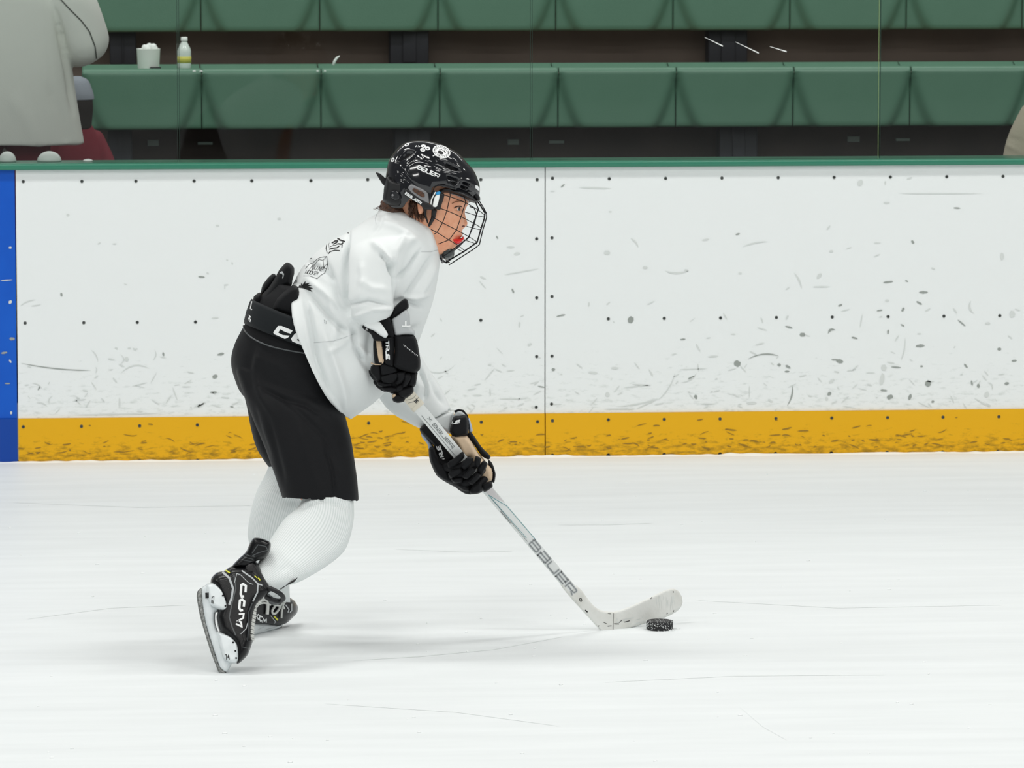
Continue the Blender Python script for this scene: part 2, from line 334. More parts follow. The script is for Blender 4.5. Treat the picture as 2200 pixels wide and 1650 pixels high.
# skate cuts in the ice
mb = MB()
M['cut'] = mat('skate_groove', (222, 227, 227), rough=.6)
FLIP = False
def cut(pts, wpx):
    n_ = len(pts)
    L = []; Rr = []
    for i, (x, y) in enumerate(pts):
        h = wpx * .5 * (1 if 0 < i < n_ - 1 else .2)
        L.append(Pz(x, y - h, .0004)); Rr.append(Pz(x, y + h, .0004))
    mb.add(L + Rr, [(i, i + 1, i + n_ + 1, i + n_)[::(1 if FLIP else -1)] for i in range(n_ - 1)], 0)
cut([(760, 1419), (900, 1410), (1060, 1395), (1210, 1368)], 2.2); cut([(1590, 1520), (1640, 1562), (1690, 1590)], 1.2); cut([(30, 1080), (300, 1090), (560, 1086)], 1.2)
cut([(1300, 1466), (1580, 1452), (1900, 1450)], 1.2); cut([(700, 1512), (980, 1530), (1200, 1560)], 1.2); cut([(1200, 1128), (1310, 1127), (1400, 1124)], 1.5)
cut([(60, 1330), (240, 1306), (400, 1300)], 1.2); cut([(850, 1180), (1010, 1186), (1100, 1184)], 1.3); cut([(1500, 1290), (1800, 1306), (2150, 1300)], 1.1)
tag(mb.build('skate_grooves', M['cut']), 'shallow grey grooves cut into the ice by skate blades', 'skate marks', kind='stuff')

# ------------------------------------------------------------------ glass
def glass_mat():
    m = bpy.data.materials.new('rink_glass'); m.use_nodes = True; nt = m.node_tree
    for n_ in list(nt.nodes): nt.nodes.remove(n_)
    out = nt.nodes.new('ShaderNodeOutputMaterial'); tr = nt.nodes.new('ShaderNodeBsdfTransparent'); gl = nt.nodes.new('ShaderNodeBsdfGlossy')
    gl.inputs['Roughness'].default_value = .02; tr.inputs[0].default_value = (.95, .97, .96, 1)
    fr = nt.nodes.new('ShaderNodeFresnel'); fr.inputs[0].default_value = 1.25
    mx = nt.nodes.new('ShaderNodeMixShader'); nt.links.new(fr.outputs[0], mx.inputs[0]); nt.links.new(tr.outputs[0], mx.inputs[1]); nt.links.new(gl.outputs[0], mx.inputs[2])
    nt.links.new(mx.outputs[0], out.inputs[0]); return m
M['glass'] = glass_mat()
M['gedge'] = mat('glass_edge_green', (40, 62, 54), rough=.2)
M['gedge_highlight'] = mat('glass_edge_highlight', (140, 165, 110), rough=.2)  # greenish highlight of one pane joint, put into the edge colour
gx = [XL + .05, Py(383, 180, .05).x, Py(1141, 180, .05).x, Py(1889, 180, .05).x, XR - .05]
gl_lab = ['clear glass pane above the boards at the far left, in front of the grey coat', 'clear glass pane above the boards with the bottle and cup behind it',
          'clear glass pane above the boards with three short white streaks', 'clear glass pane above the boards at the far right edge']
for i in range(4):
    a, b_ = gx[i] + .0025, gx[i + 1] - .0025
    t = thing('glass_pane', ((a + b_) / 2, .05, zc1), gl_lab[i], 'glass pane')
    zt = zc1 + 1.83
    MB().box(a + .0018, b_ - .0018, .044, .056, zc1 + .0005, zt, 0).build('pane', M['glass'], t)
    MB().box(a, a + .0016, .0445, .0555, zc1 + .0005, zt, 0).build('edge', [M['gedge']], t); MB().box(b_ - .0016, b_, .0445, .0555, zc1 + .0005, zt).build('edge', [M['gedge_highlight'] if i == 2 else M['gedge']], t)
    if i == 2:
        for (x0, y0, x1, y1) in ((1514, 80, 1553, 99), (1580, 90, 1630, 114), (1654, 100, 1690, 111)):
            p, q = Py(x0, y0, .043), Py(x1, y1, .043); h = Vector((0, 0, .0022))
            MB().add([p - h * .3, q - h, q + h, p + h * .3], [(0, 1, 2, 3)]).build('white_streak', M['white'], t)  # thin white slivers lying just in front of the pane

# ------------------------------------------------------------------ stands
YS1, YS2 = 2.6, 3.35
SW = 255.0 / (FPX / (18.08 + YS1)) * 1.0
def seat_mesh(yf, z0, z1, wd_, depth=.36):
    nx, nz = 44, 30; vs = []; fs = []
    R_ = .022
    prof = []
    for j in range(nz + 1): prof.append((0.0, z0 + (z1 - R_ - z0) * j / nz, 0))
    for k in range(1, 7):
        a = k / 6 * math.pi / 2; prof.append((R_ * (1 - math.cos(a)), z1 - R_ + R_ * math.sin(a), 1))
    prof += [(R_ + .02, z1 - .004, 2), (R_ + .1, z1 - .008, 2), (depth - .06, z1 - .010, 2), (depth - .02, z1 + .004, 2), (depth, z1 + .004, 2), (depth, z1 - .03, 2)]
    for i in range(nx + 1):
        u = i / nx; x = (u - .5) * (wd_ - .004)
        for (dy, z, kind) in prof:
            y = dy
            if kind == 0:
                t = (z - z0) / (z1 - z0)
                half = .31 + .185 * min(1, max(0, t / .9)) ** .7
                e = abs(u - .5) - half
                s_ = 1 / (1 + math.exp(e / .014))
                y = .034 * (1 - s_) * min(1, (1 - t) * 5)
                if t < .05: y += .006 * (1 - t / .05)
            vs.append((x, yf + y, z))
    m_ = len(prof)
    for i in range(nx):
        for j in range(m_ - 1): fs.append((i * m_ + j, (i + 1) * m_ + j, (i + 1) * m_ + j + 1, i * m_ + j + 1))
    return vs, fs
ORD = ['leftmost', 'second from left', 'third from left', 'fourth from left', 'fifth from left', 'sixth from left', 'seventh from left', 'eighth from left', 'ninth from left', 'rightmost']
def seat_row(yf, pxj, pyb, pyt, row, x_left_px, n_, w_px, z_top=None):
    z0 = Py(1100, pyb, yf).z; z1 = Py(1100, pyt, yf).z if pyt is not None else z0 + z_top
    x0 = Py(pxj, 200, yf).x; w_ = Py(pxj + w_px, 200, yf).x - x0
    first = None
    for k in range(n_):
        cx = x0 + w_ * (k + .5 + x_left_px)
        if first is None:
            vs, fs = seat_mesh(0, 0, z1 - z0, w_)
            first = obj('bleacher_seat', vs, fs, M['seat'], smooth=True)
            sm = first.modifiers.new('thickness', 'SOLIDIFY'); sm.thickness = .006; sm.offset = 1
            o = first
        else:
            o = first.copy(); COL.objects.link(o)
        o.location = (cx, yf, z0); ORI[o.name] = Vector((0, 0, 0))
        tag(o, 'green moulded plastic bleacher seat, %s in the %s row' % (ORD[k] if k < n_ - 1 else 'rightmost', row), 'bleacher seat', 'bleacher seats in the ' + row + ' row')
    return z0, z1
zl0, zl1 = seat_row(YS1, 690, 274, 148, 'lower', -2, 9, 255.5)
zu0, zu1 = seat_row(YS2, 688, 65, None, 'upper', -3, 10, 254.0, z_top=zl1 - zl0)
# structure below and behind the seats
def struct(o): o['kind'] = 'structure'; return o
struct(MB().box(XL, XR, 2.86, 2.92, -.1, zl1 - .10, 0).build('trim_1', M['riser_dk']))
struct(MB().box(XL, XR, 2.92, 3.62, zl1 - .16, zl1 - .10, 0).build('trim_2', M['tread']))
struct(MB().box(XL, XR, 3.56, 3.62, zl1 - .10, zu1 - .06, 0).build('trim_3', M['riser']))
struct(MB().box(XL, XR, 3.62, 4.4, zu1 - .16, zu1 - .10, 0).build('trim_4', M['tread']))
struct(MB().box(XL, XR, 4.4, 4.5, zu1 - .12, 4.0, 0).build('wall_back', M['riser']))
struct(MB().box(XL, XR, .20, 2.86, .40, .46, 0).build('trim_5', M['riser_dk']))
def post(x0, x1, y0, y1, Y, dpt, label):
    a = Py(x0, y1, Y); b_ = Py(x1, y0, Y)
    mb = MB(); mb.box(a.x, b_.x, Y, Y + dpt, a.z, b_.z, 0, bev=.006); mb.box(a.x + .055, b_.x - .055, Y - .012, Y + .001, a.z + .01, b_.z - .01, 0, bev=.003)
    o = mb.build('seat_support', M['navy']); smooth_by_angle(o, 40)
    tag(o, label, 'support', 'dark seat supports')
zt = 62
post(838, 921, 60, 139, 3.42, .12, 'dark navy support box under the upper seats, directly above the helmet')
post(1522, 1606, 60, 139, 3.42, .12, 'dark navy support box under the upper seats, behind the white streaks on the glass')
post(236, 292, 60, 139, 3.42, .12, 'dark navy support box under the upper seats, left of the white cup')
post(848, 925, 270, 420, 2.7, .12, 'dark support post under the lower seats, just behind the helmet')
post(1545, 1628, 268, 420, 2.7, .12, 'dark support post under the lower seats, right half of the photo')
post(232, 284, 272, 420, 2.7, .12, 'dark support post under the lower seats, right of the red jacket')
pl = ['number plate under the lower seats, %s of six' % s_ for s_ in ('leftmost', 'second from left', 'third from left', 'third from right', 'second from right', 'rightmost')]
for k, (x, y, w_, h_) in enumerate(((329, 307, 24, 13), (441, 308, 32, 6), (1103, 305, 24, 12), (1196, 305, 32, 7), (1834, 299, 26, 12), (1940, 300, 30, 6))):
    a = Py(x - w_ / 2, y + h_ / 2, 2.853); b_ = Py(x + w_ / 2, y - h_ / 2, 2.853)
    o = MB().box(a.x, b_.x, 2.853, 2.862, a.z, b_.z, 0, bev=.002).build('number_plate', M['plate']); tag(o, 'small pale ' + pl[k], 'plate', 'small plates under the lower seats')
# things on the lower bench
def lathe(mb, c, prof, n=28, mi=0):
    vs = []; k0 = len(prof)
    for (r_, z_) in prof:
        for k in range(n): vs.append((c[0] + r_ * math.cos(k * 6.28319 / n), c[1] + r_ * math.sin(k * 6.28319 / n), c[2] + z_))
    fs = [(j * n + k, j * n + (k + 1) % n, (j + 1) * n + (k + 1) % n, (j + 1) * n + k) for j in range(k0 - 1) for k in range(n)]
    fs += [tuple(range(n))[::-1], tuple((k0 - 1) * n + k for k in range(n))]
    return mb.add(vs, fs, mi)
M['clearp'] = mat('clear_plastic', (225, 235, 230), rough=.15, spec=.6)
M['cupw'] = mat('cup_white', (245, 248, 244), rough=.5)
M['yel'] = mat('yellow_label', (206, 200, 92), rough=.5)
M['blk'] = mat('black_plastic', (24, 26, 28), rough=.4)
seat_top = lambda: zl1 - .001
p = Py(319, 138, YS1 + .16); z = seat_top()
t = thing('paper_cup', (p.x, YS1 + .16, z), 'wide white paper cup heaped with white napkins, on the bench beside the bottle', 'cup')
c = (p.x, YS1 + .16, z); s = (18.08 + YS1 + .16) / FPX
lathe(MB(), c, [(22 * s, 0), (23 * s, .003), (25 * s, 42 * s), (25.5 * s, 43 * s), (24 * s, 43 * s), (23 * s, 38 * s)]).build('cup', M['cupw'], t, True)
mb = MB()
for dx, dz, r_ in ((-8, 46, 6), (2, 48, 7), (11, 47, 7), (15, 44, 5), (-3, 44, 8)): mb.ball((c[0] + dx * s, c[1] + .005 * dx / 8, c[2] + dz * s), r_ * s, 0)
mb.build('napkins', M['white'], t, True)
MB().box(c[0] + 3 * s, c[0] + 26 * s, c[1] - .06, c[1] - .04, c[2] + .001, c[2] + 5 * s, 0, bev=.002).build('lid', M['blk'], t)
p = Py(396, 138, YS1 + .14); c = (p.x, YS1 + .14, z); s = (18.08 + YS1 + .14) / FPX
t = thing('water_bottle', c, 'clear plastic water bottle with white cap and yellow label, on the bench', 'bottle')
lathe(MB(), c, [(12 * s, 0), (14 * s, 2 * s), (14.5 * s, 18 * s), (13.6 * s, 20 * s), (14.5 * s, 22 * s), (14.5 * s, 38 * s), (13 * s, 44 * s), (8 * s, 54 * s), (5.5 * s, 58 * s), (5.5 * s, 61 * s)]).build('bottle', M['clearp'], t, True)
lathe(MB(), c, [(7 * s, 59 * s), (7.3 * s, 60 * s), (7 * s, 67 * s), (6 * s, 68 * s)]).build('cap', M['white'], t, True)
lathe(MB(), c, [(14.9 * s, 13 * s), (14.9 * s, 27 * s)]).build('label', M['yel'], t, True)
p = Py(720, 140, YS1 + .10)
q = [Py(x, y, YS1 + .10) for x, y in ((716, 140), (719, 131), (724, 124), (730, 120))]
o = MB().tube(q, [.006, .006, .005, .002], 8).build('curled_wrapper', M['white'], None, True); tag(o, 'small white curled scrap standing on the lower bench', 'wrapper')
k = 0
for (x, y) in ((417, 153), (432, 153), (682, 153), (698, 153)):
    p = Py(x, y, YS1 + .012); o = MB().ball((p.x, YS1 + .004, p.z), .006, 0, 12, 8, (1.6, 1, .8)).build('seat_bolt', M['white'], None, True)
    tag(o, 'small white bolt cap on the lower bench edge, %s' % ('left one below the bottle', 'right one below the bottle', 'left one of the middle pair', 'right one of the middle pair')[k], 'bolt', 'white bolt caps on the bench edge'); k += 1
# plain white rounded lumps on the cap rail
for k, (x, w_, h_) in enumerate(((16, 38, 22), (106, 52, 22), (189, 22, 5))):
    c = Py(x, 349, .12); s = 18.2 / FPX
    mb = MB().ball((c.x, .12, zc1 + .0008), 1.0, 0, 28, 18, (w_ / 2 * s, .03, h_ * s)); mb.v = [(a, b_, max(c_, zc1 + .0008)) for a, b_, c_ in mb.v]
    o = mb.build('white_lump', M['white'], None, True)
    tag(o, ('white rounded lump on the green rail at the left photo edge', 'white rounded lump on the green rail below the coat hem', 'small flat white lump on the green rail beside the red jacket')[k], 'snow', 'white lumps on the rail')

# ================================================================== FIGURE TOOLS
def crom(A, n):
    """catmull-rom resample of station rows"""
    A = np.asarray(A, float); k = len(A); out = []
    for t in np.linspace(0, k - 1, n):
        i = min(int(t), k - 2); u = t - i
        p0, p1, p2, p3 = A[max(i - 1, 0)], A[i], A[i + 1], A[min(i + 2, k - 1)]
        out.append(.5 * (2 * p1 + (p2 - p0) * u + (2 * p0 - 5 * p1 + 4 * p2 - p3) * u * u + (3 * p1 - p0 - 3 * p2 + p3) * u ** 3))
    return np.array(out)
def spow(c, e): return np.sign(c) * np.abs(c) ** e
def loft(st, n=40, seg=56, ex=2.2, caps=(1, 1), inset=(0, 0)):
    """st rows: ax,ay,bx,by,w,rw,[nbx,nby,fbx,fby].  a..b is the visible width of the ring, rw its depth radius.
    returns verts (np), faces, uv"""
    S = np.array([list(s) + [0] * (10 - len(s)) for s in st], float)
    R_ = crom(S, n)
    rows = [R_[i] for i in range(n)]
    def shrink(r, k, dx, dy):
        r = r.copy(); m = (r[:4].reshape(2, 2)).mean(0)
        a = m + (r[:2] - m) * k + (dx, dy); b = m + (r[2:4] - m) * k + (dx, dy)
        r[0:2] = a; r[2:4] = b; r[5] *= k; r[6:10] *= 1; return r
    for end in (0, 1):
        r = rows[0] if end == 0 else rows[-1]; q = rows[1] if end == 0 else rows[-2]
        d = (r[:4].reshape(2, 2).mean(0) - q[:4].reshape(2, 2).mean(0)); L = np.hypot(*d) + 1e-9; d = d / L
        if inset[end]: ex_ = [(.97, .0), (.93, -.02 * 0 - inset[end] * .15), (.9, -inset[end]), (.45, -inset[end]), (.02, -inset[end])]
        elif caps[end] == 1: ex_ = [(.96, .10), (.85, .19), (.65, .26), (.35, .3), (.02, .32)]
        else: ex_ = [(.98, .01), (.5, .015), (.02, .02)]
        half = np.hypot(r[0] - r[2], r[1] - r[3]) * .5
        new = [shrink(r, k, *(d * (e if inset[end] else e * half))) for k, e in ex_]
        rows = (new[::-1] + rows) if end == 0 else (rows + new)
    th = np.arange(seg) / seg * 2 * np.pi
    c = spow(np.cos(th), 2 / ex); s = spow(np.sin(th), 2 / ex)
    V = []; UV = []
    for i, r in enumerate(rows):
        mx, my = (r[0] + r[2]) / 2, (r[1] + r[3]) / 2; hx, hy = (r[2] - r[0]) / 2, (r[3] - r[1]) / 2
        nb = np.maximum(0, -s) ** 1.5; fb = np.maximum(0, s) ** 1.5
        px = mx + hx * c + r[6] * nb + r[8] * fb; py = my + hy * c + r[7] * nb + r[9] * fb
        V.append(P_np(px, py, r[4] + r[5] * s)); UV.append(np.stack([th / (2 * np.pi), np.full(seg, i / len(rows))], 1))
    V = np.concatenate(V); UV = np.concatenate(UV); m = len(rows)
    F = [(i * seg + k, i * seg + (k + 1) % seg, (i + 1) * seg + (k + 1) % seg, (i + 1) * seg + k) for i in range(m - 1) for k in range(seg)]
    F += [tuple(range(seg))[::-1], tuple((m - 1) * seg + k for k in range(seg))]
    return V, F, UV
def merge(parts):
    V = []; F = []; k = 0
    for p in parts:
        v = np.asarray(p[0], float); V.append(v); F += [tuple(i + k for i in f) for f in p[1]]; k += len(v)
    return np.concatenate(V), F
def remesh(parts, vox, smooth=4):
    """fuse closed pieces into one continuous surface"""
    V, F = merge(parts)
    me = bpy.data.meshes.new('tmp'); me.from_pydata(V.tolist(), [], F)
    bm = bmesh.new(); bm.from_mesh(me); bmesh.ops.recalc_face_normals(bm, faces=bm.faces); bm.to_mesh(me); bm.free()
    o = bpy.data.objects.new('tmp', me); COL.objects.link(o)
    m = o.modifiers.new('r', 'REMESH'); m.mode = 'VOXEL'; m.voxel_size = vox
    if smooth: s = o.modifiers.new('s', 'SMOOTH'); s.factor = .5; s.iterations = smooth
    dg = bpy.context.evaluated_depsgraph_get(); dg.update()
    e = o.evaluated_get(dg); m2 = bpy.data.meshes.new_from_object(e)
    n = len(m2.vertices); V = np.empty(n * 3); m2.vertices.foreach_get('co', V); V = V.reshape(-1, 3)
    F = [tuple(p.vertices) for p in m2.polygons]
    bpy.data.objects.remove(o); bpy.data.meshes.remove(me); bpy.data.meshes.remove(m2)
    return V, F
def normals(V, F):
    me = bpy.data.meshes.new('tmp'); me.from_pydata(np.asarray(V).tolist(), [], F)
    n = len(V); N = np.empty(n * 3); me.vertices.foreach_get('normal', N); bpy.data.meshes.remove(me)
    return N.reshape(-1, 3)
def dpoly(px, py, pl):
    """distance of points to a polyline, and position along it 0..1"""
    pl = np.asarray(pl, float); best = np.full(px.shape, 1e9); tt = np.zeros(px.shape); sgn = np.zeros(px.shape)
    n = len(pl) - 1
    for i in range(n):
        a, b_ = pl[i], pl[i + 1]; ab = b_ - a; L2 = (ab ** 2).sum() + 1e-9
        t = np.clip(((px - a[0]) * ab[0] + (py - a[1]) * ab[1]) / L2, 0, 1)
        qx = px - a[0] - t * ab[0]; qy = py - a[1] - t * ab[1]; d = np.hypot(qx, qy)
        m = d < best; best = np.where(m, d, best); tt = np.where(m, (i + t) / n, tt); sgn = np.where(m, np.sign(ab[0] * qy - ab[1] * qx), sgn)
    return best, tt, sgn
def inside(px, py, poly):
    poly = np.asarray(poly, float); r = np.zeros(px.shape, bool); j = len(poly) - 1
    for i in range(len(poly)):
        xi, yi = poly[i]; xj, yj = poly[j]
        c = ((yi > py) != (yj > py)) & (px < (xj - xi) * (py - yi) / (yj - yi + 1e-12) + xi); r ^= c; j = i
    return r
def creases(V, F, cr, noise_=None, near=True):
    """cloth folds: cr = (polyline px, width px, depth m[, asym])"""
    V = np.asarray(V, float); N = normals(V, F); px, py, w = proj_np(V)
    f = N @ _FH
    if (N * (V - V.mean(0))).sum() < 0: N = -N; f = -f
    g = np.clip(-f * 1.6 + .25, 0, 1)
    D = np.zeros(len(V))
    for c in cr:
        d, t, s = dpoly(px, py, c[0]); env = np.clip(np.minimum(t, 1 - t) * 4 + .25, 0, 1)
        sh = np.exp(-(d / c[1]) ** 2)
        if len(c) > 3: sh = sh * (1 + c[3] * s * np.clip(d / c[1], 0, 1))
        D += c[2] * sh * env * g
    if noise_:
        for (sc_, amp, st) in noise_:
            q = V @ np.array(st).T if hasattr(st[0], '__len__') else V * np.array(st)
            D += amp * np.array([noise.noise(Vector(x * sc_)) for x in q])
    return V + N * D[:, None]
def smooth_poly(poly, step, sharp=False):
    poly = np.asarray(poly, float); n = len(poly); out = []
    for i in range(n):
        p0, p1, p2, p3 = poly[i - 1], poly[i], poly[(i + 1) % n], poly[(i + 2) % n]
        L = np.hypot(*(p2 - p1)); k = max(1, int(round(L / step)))
        for a in range(k):
            u = a / k
            if sharp: q = p1 + (p2 - p1) * u
            else:
                q = .5 * (2 * p1 + (p2 - p0) * u + (2 * p0 - 5 * p1 + 4 * p2 - p3) * u * u + (3 * p1 - p0 - 3 * p2 + p3) * u ** 3)
                q = q * .6 + (p1 + (p2 - p1) * u) * .4
            out.append(q)
    return np.array(out)
def tri_poly(bp, step):
    lo = bp.min(0); hi = bp.max(0); pts = []
    yy = lo[1] + step * .5; row = 0
    gx_, gy_ = [], []
    while yy < hi[1]:
        xx = lo[0] + step * (.5 if row % 2 else 0)
        while xx < hi[0]: gx_.append(xx); gy_.append(yy); xx += step
        yy += step * .87; row += 1
    gx_ = np.array(gx_); gy_ = np.array(gy_)
    if len(gx_):
        m = inside(gx_, gy_, bp); d, _, _ = dpoly(gx_, gy_, np.vstack([bp, bp[:1]])); m &= d > step * .45
        pts = np.stack([gx_[m], gy_[m]], 1)
    allp = np.vstack([bp, pts]) if len(pts) else bp
    n = len(bp)
    r = delaunay_2d_cdt([Vector(p) for p in allp], [], [list(range(n))], 1, 1e-6)
    vv = np.array([(v.x, v.y) for v in r[0]]); return vv, [tuple(f) for f in r[2]]
def pillow_raw(poly, w, T, r, step=4, sharp=False, ex=2.0, one=False, T2=None):
    """rounded solid whose outline is poly (px); half thickness T m, edge roundness r px; w number or function"""
    bp = smooth_poly(poly, step, sharp)
    P2, F = tri_poly(bp, step)
    d, _, _ = dpoly(P2[:, 0], P2[:, 1], np.vstack([bp, bp[:1]]))
    h = (1 - (1 - np.clip(d / r, 0, 1)) ** ex) ** (1 / ex) if ex != 2.0 else np.sqrt(1 - (1 - np.clip(d / r, 0, 1)) ** 2)
    w0 = w(P2[:, 0], P2[:, 1]) if callable(w) else np.full(len(P2), float(w))
    Vn = P_np(P2[:, 0], P2[:, 1], w0 - T * h); Vf = P_np(P2[:, 0], P2[:, 1], w0 + (T if T2 is None else T2) * h)
    n = len(P2)
    # share the rim
    rim = d < 1e-3; idx = np.where(rim, np.arange(n), np.arange(n) + n)
    V = np.vstack([Vn, Vf])
    # orientation: near side must face the camera
    F1 = []; F2 = []
    a, b_, c_ = F[0][:3]; ar = (P2[b_] - P2[a])[0] * (P2[c_] - P2[a])[1] - (P2[b_] - P2[a])[1] * (P2[c_] - P2[a])[0]
    for f in F:
        g = f[::-1] if ar > 0 else f
        F1.append(tuple(g)); F2.append(tuple(int(idx[i]) for i in g[::-1]))
    F = F1 + F2
    used = np.unique(np.array([i for f in F for i in f])); mp = -np.ones(2 * n, int); mp[used] = np.arange(len(used))
    return V[used], [tuple(int(mp[i]) for i in f) for f in F]
def pillow(name, poly, w, T, r, m, parent, **k):
    V, F = pillow_raw(poly, w, T, r, **k); return obj(name, V, F, m, parent)
def zp(x0, y0, sx, pts, sy=None): return [(x0 + a * sx, y0 + b_ * (sy or sx)) for a, b_ in pts]

# ---- printed marks: follow the surface they are printed on
_bvh = {}
def bvh_of(objs):
    key = tuple(o.name for o in objs)
    if key not in _bvh:
        V = []; F = []; k = 0
        for o in objs:
            me = o.data; n = len(me.vertices); c = np.empty(n * 3); me.vertices.foreach_get('co', c); c = c.reshape(-1, 3) + np.array(ORI[o.name])
            V += c.tolist(); F += [tuple(i + k for i in p.vertices) for p in me.polygons]; k += n
        _bvh[key] = BVHTree.FromPolygons(V, F)
    return _bvh[key]
def stick(P2, F, objs, off):
    bv = bvh_of(objs); out = []; ok = []
    for x, y in P2:
        d = ray(x, y).normalized(); h = bv.ray_cast(CAM, d)
        if h[0] is None: out.append((0, 0, 0)); ok.append(False); continue
        nr = h[1] if h[1].dot(d) < 0 else -h[1]
        out.append(h[0] + (nr * .5 - d * .5) * off); ok.append(True)
    F = [f for f in F if all(ok[i] for i in f)]
    return out, F
def ribbon(pl, wpx, step=3.0, taper=False):
    pl = [np.array(p, float) for p in pl]; pts = [pl[0]]
    for a, b_ in zip(pl, pl[1:]):
        k = max(1, int(np.hypot(*(b_ - a)) / step)); pts += [a + (b_ - a) * (i + 1) / k for i in range(k)]
    n = len(pts); L = []; R_ = []
    for i in range(n):
        t1 = pts[min(i + 1, n - 1)] - pts[i]; t0 = pts[i] - pts[max(i - 1, 0)]
        l1, l0 = np.hypot(*t1), np.hypot(*t0); t1 = t1 / l1 if l1 > 1e-6 else t0 / (l0 + 1e-9); t0 = t0 / l0 if l0 > 1e-6 else t1
        m = t0 + t1; mm = np.hypot(*m); m = m / mm if mm > .3 else t1
        nn = np.array((-m[1], m[0])); k = min(1.6, 1 / max(.5, abs(m @ t1)))
        h = wpx * .5 * k
        if taper: h *= max(.12, math.sin(math.pi * i / (n - 1)))
        L.append(pts[i] + nn * h); R_.append(pts[i] - nn * h)
    return np.array(L + R_), [(i, i + 1, i + 1 + n, i + n) for i in range(n - 1)]
def decal(name, shapes, objs, m, parent, off=.0012, step=3.0):
    """shapes: ('p', polygon) filled or ('s', polyline, width) stroke"""
    V = []; F = []; FM = []; k = 0; ms = m if isinstance(m, (list, tuple)) else [m]
    for s in shapes:
        mi = 0; o2 = off
        if s[0] == 'p':
            bp = smooth_poly(s[1], step, True); P2, f = tri_poly(bp, step); mi = s[2] if len(s) > 2 else 0
        else: P2, f = ribbon(s[1], s[2], step, len(s) > 4 and s[4]); mi = s[3] if len(s) > 3 else 0
        v, f = stick(P2, f, objs, off * (1 + mi))
        V += [tuple(x) for x in v]; F += [tuple(i + k for i in g) for g in f]; FM += [mi] * len(f); k += len(v)
    # face the camera
    Vn = np.array(V); F2 = []
    for f in F:
        a, b_, c_ = Vn[f[0]], Vn[f[1]], Vn[f[2]]
        F2.append(f if np.dot(np.cross(b_ - a, c_ - a), a - _C) < 0 else f[::-1])
    return obj(name, V, F2, ms, parent, True, FM)
def decals(name, shapes, objs, m, parent, off=.0012, step=3.0):
    for s in shapes: decal(name, [s], objs, m, parent, off, step)
G = {  # stroke letters in a unit box, y up
 'B': [[(0, 0), (0, 1), (.75, 1), (.82, .9), (.8, .62), (.7, .53), (0, .53)], [(.7, .53), (.86, .45), (.84, .1), (.76, 0), (0, 0)]],
 'a': [[(.05, 1), (.85, 1), (.85, 0), (0, 0), (0, .5), (.85, .5)]],
 'U': [[(0, 1), (0, .12), (.1, 0), (.85, 0), (.85, 1)]],
 'E': [[(.85, .05), (0, .05), (0, 1), (.85, 1), (.85, .5), (0, .5)]],
 'R': [[(0, 0), (0, 1), (.8, 1), (.85, .85), (.82, .5), (.72, .42), (.1, .42)], [(.45, .42), (.88, 0)]],
 'C': [[(.88, .72), (.88, .9), (.75, 1), (.12, 1), (0, .88), (0, .12), (.12, 0), (.75, 0), (.88, .1), (.88, .28)]],
 'M': [[(0, 0), (0, 1), (.2, 1), (.45, .4), (.7, 1), (.9, 1), (.9, 0)]],
 'T': [[(0, 1), (.9, 1)], [(.45, 1), (.45, 0)]],
 'u': [[(0, 1), (0, .1), (.1, 0), (.8, 0), (.85, .1), (.85, 1)]],
 'e': [[(.85, 0), (0, 0), (0, 1), (.85, 1)], [(0, .5), (.8, .5)]],
 '3': [[(.85, 0), (0, 0), (0, 1), (.85, 1)], [(0, .5), (.75, .5)]],
 'F': [[(0, 0), (0, 1), (.85, 1)], [(0, .5), (.7, .5)]],
 '7': [[(0, 1), (.8, 1), (.35, 0)]], '6': [[(.8, 1), (.1, 1), (0, .8), (0, 0), (.8, 0), (.8, .5), (0, .5)]],
 '1': [[(.2, .8), (.45, 1), (.45, 0)]], 'S': [[(.85, 1), (0, 1), (0, .52), (.85, .48), (.85, 0), (0, 0)]],
 'N': [[(0, 0), (0, 1), (.8, 0), (.8, 1)]], 'A': [[(0, 0), (.4, 1), (.8, 0)], [(.15, .35), (.65, .35)]], 'I': [[(.3, 0), (.3, 1)]],
 '4': [[(.6, 0), (.6, 1), (0, .35), (.85, .35)]], '2': [[(0, 1), (.8, 1), (.8, .55), (0, 0), (.8, 0)]], '5': [[(.8, 1), (0, 1), (0, .55), (.8, .5), (.8, 0), (0, 0)]],
 'O': [[(.1, 0), (0, .1), (0, .9), (.1, 1), (.75, 1), (.85, .9), (.85, .1), (.75, 0), (.1, 0)]], 'H': [[(0, 0), (0, 1)], [(.8, 0), (.8, 1)], [(0, .5), (.8, .5)]],
 'K': [[(0, 0), (0, 1)], [(.8, 1), (.1, .5), (.85, 0)]], 'Y': [[(0, 1), (.4, .5), (.8, 1)], [(.4, .5), (.4, 0)]], 'J': [[(.7, 1), (.7, .1), (.5, 0), (.1, 0), (0, .2)]],
 'V': [[(0, 1), (.4, 0), (.8, 1)]], 'P': [[(0, 0), (0, 1), (.85, 1), (.85, .45), (0, .45)]], 'D': [[(0, 0), (0, 1), (.6, 1), (.85, .8), (.85, .2), (.6, 0), (0, 0)]], 'L': [[(0, 1), (0, 0), (.8, 0)]],
}
def write(txt, o, end, h, th, gap=.22, slant=0.0, mi=0):
    """text from baseline start o to baseline end; h = vector (px) of the letter height"""
    o = np.array(o, float); end = np.array(end, float); h = np.array(h, float); n = len(txt)
    cell = (end - o) / (n + (n - 1) * gap); out = []
    for i, ch in enumerate(txt):
        if ch == ' ': continue
        base = o + cell * (i * (1 + gap))
        for st in G[ch]: out.append(('s', [tuple(base + cell * (x / .9 + slant * y) + h * y) for x, y in st], th, mi))
    return out
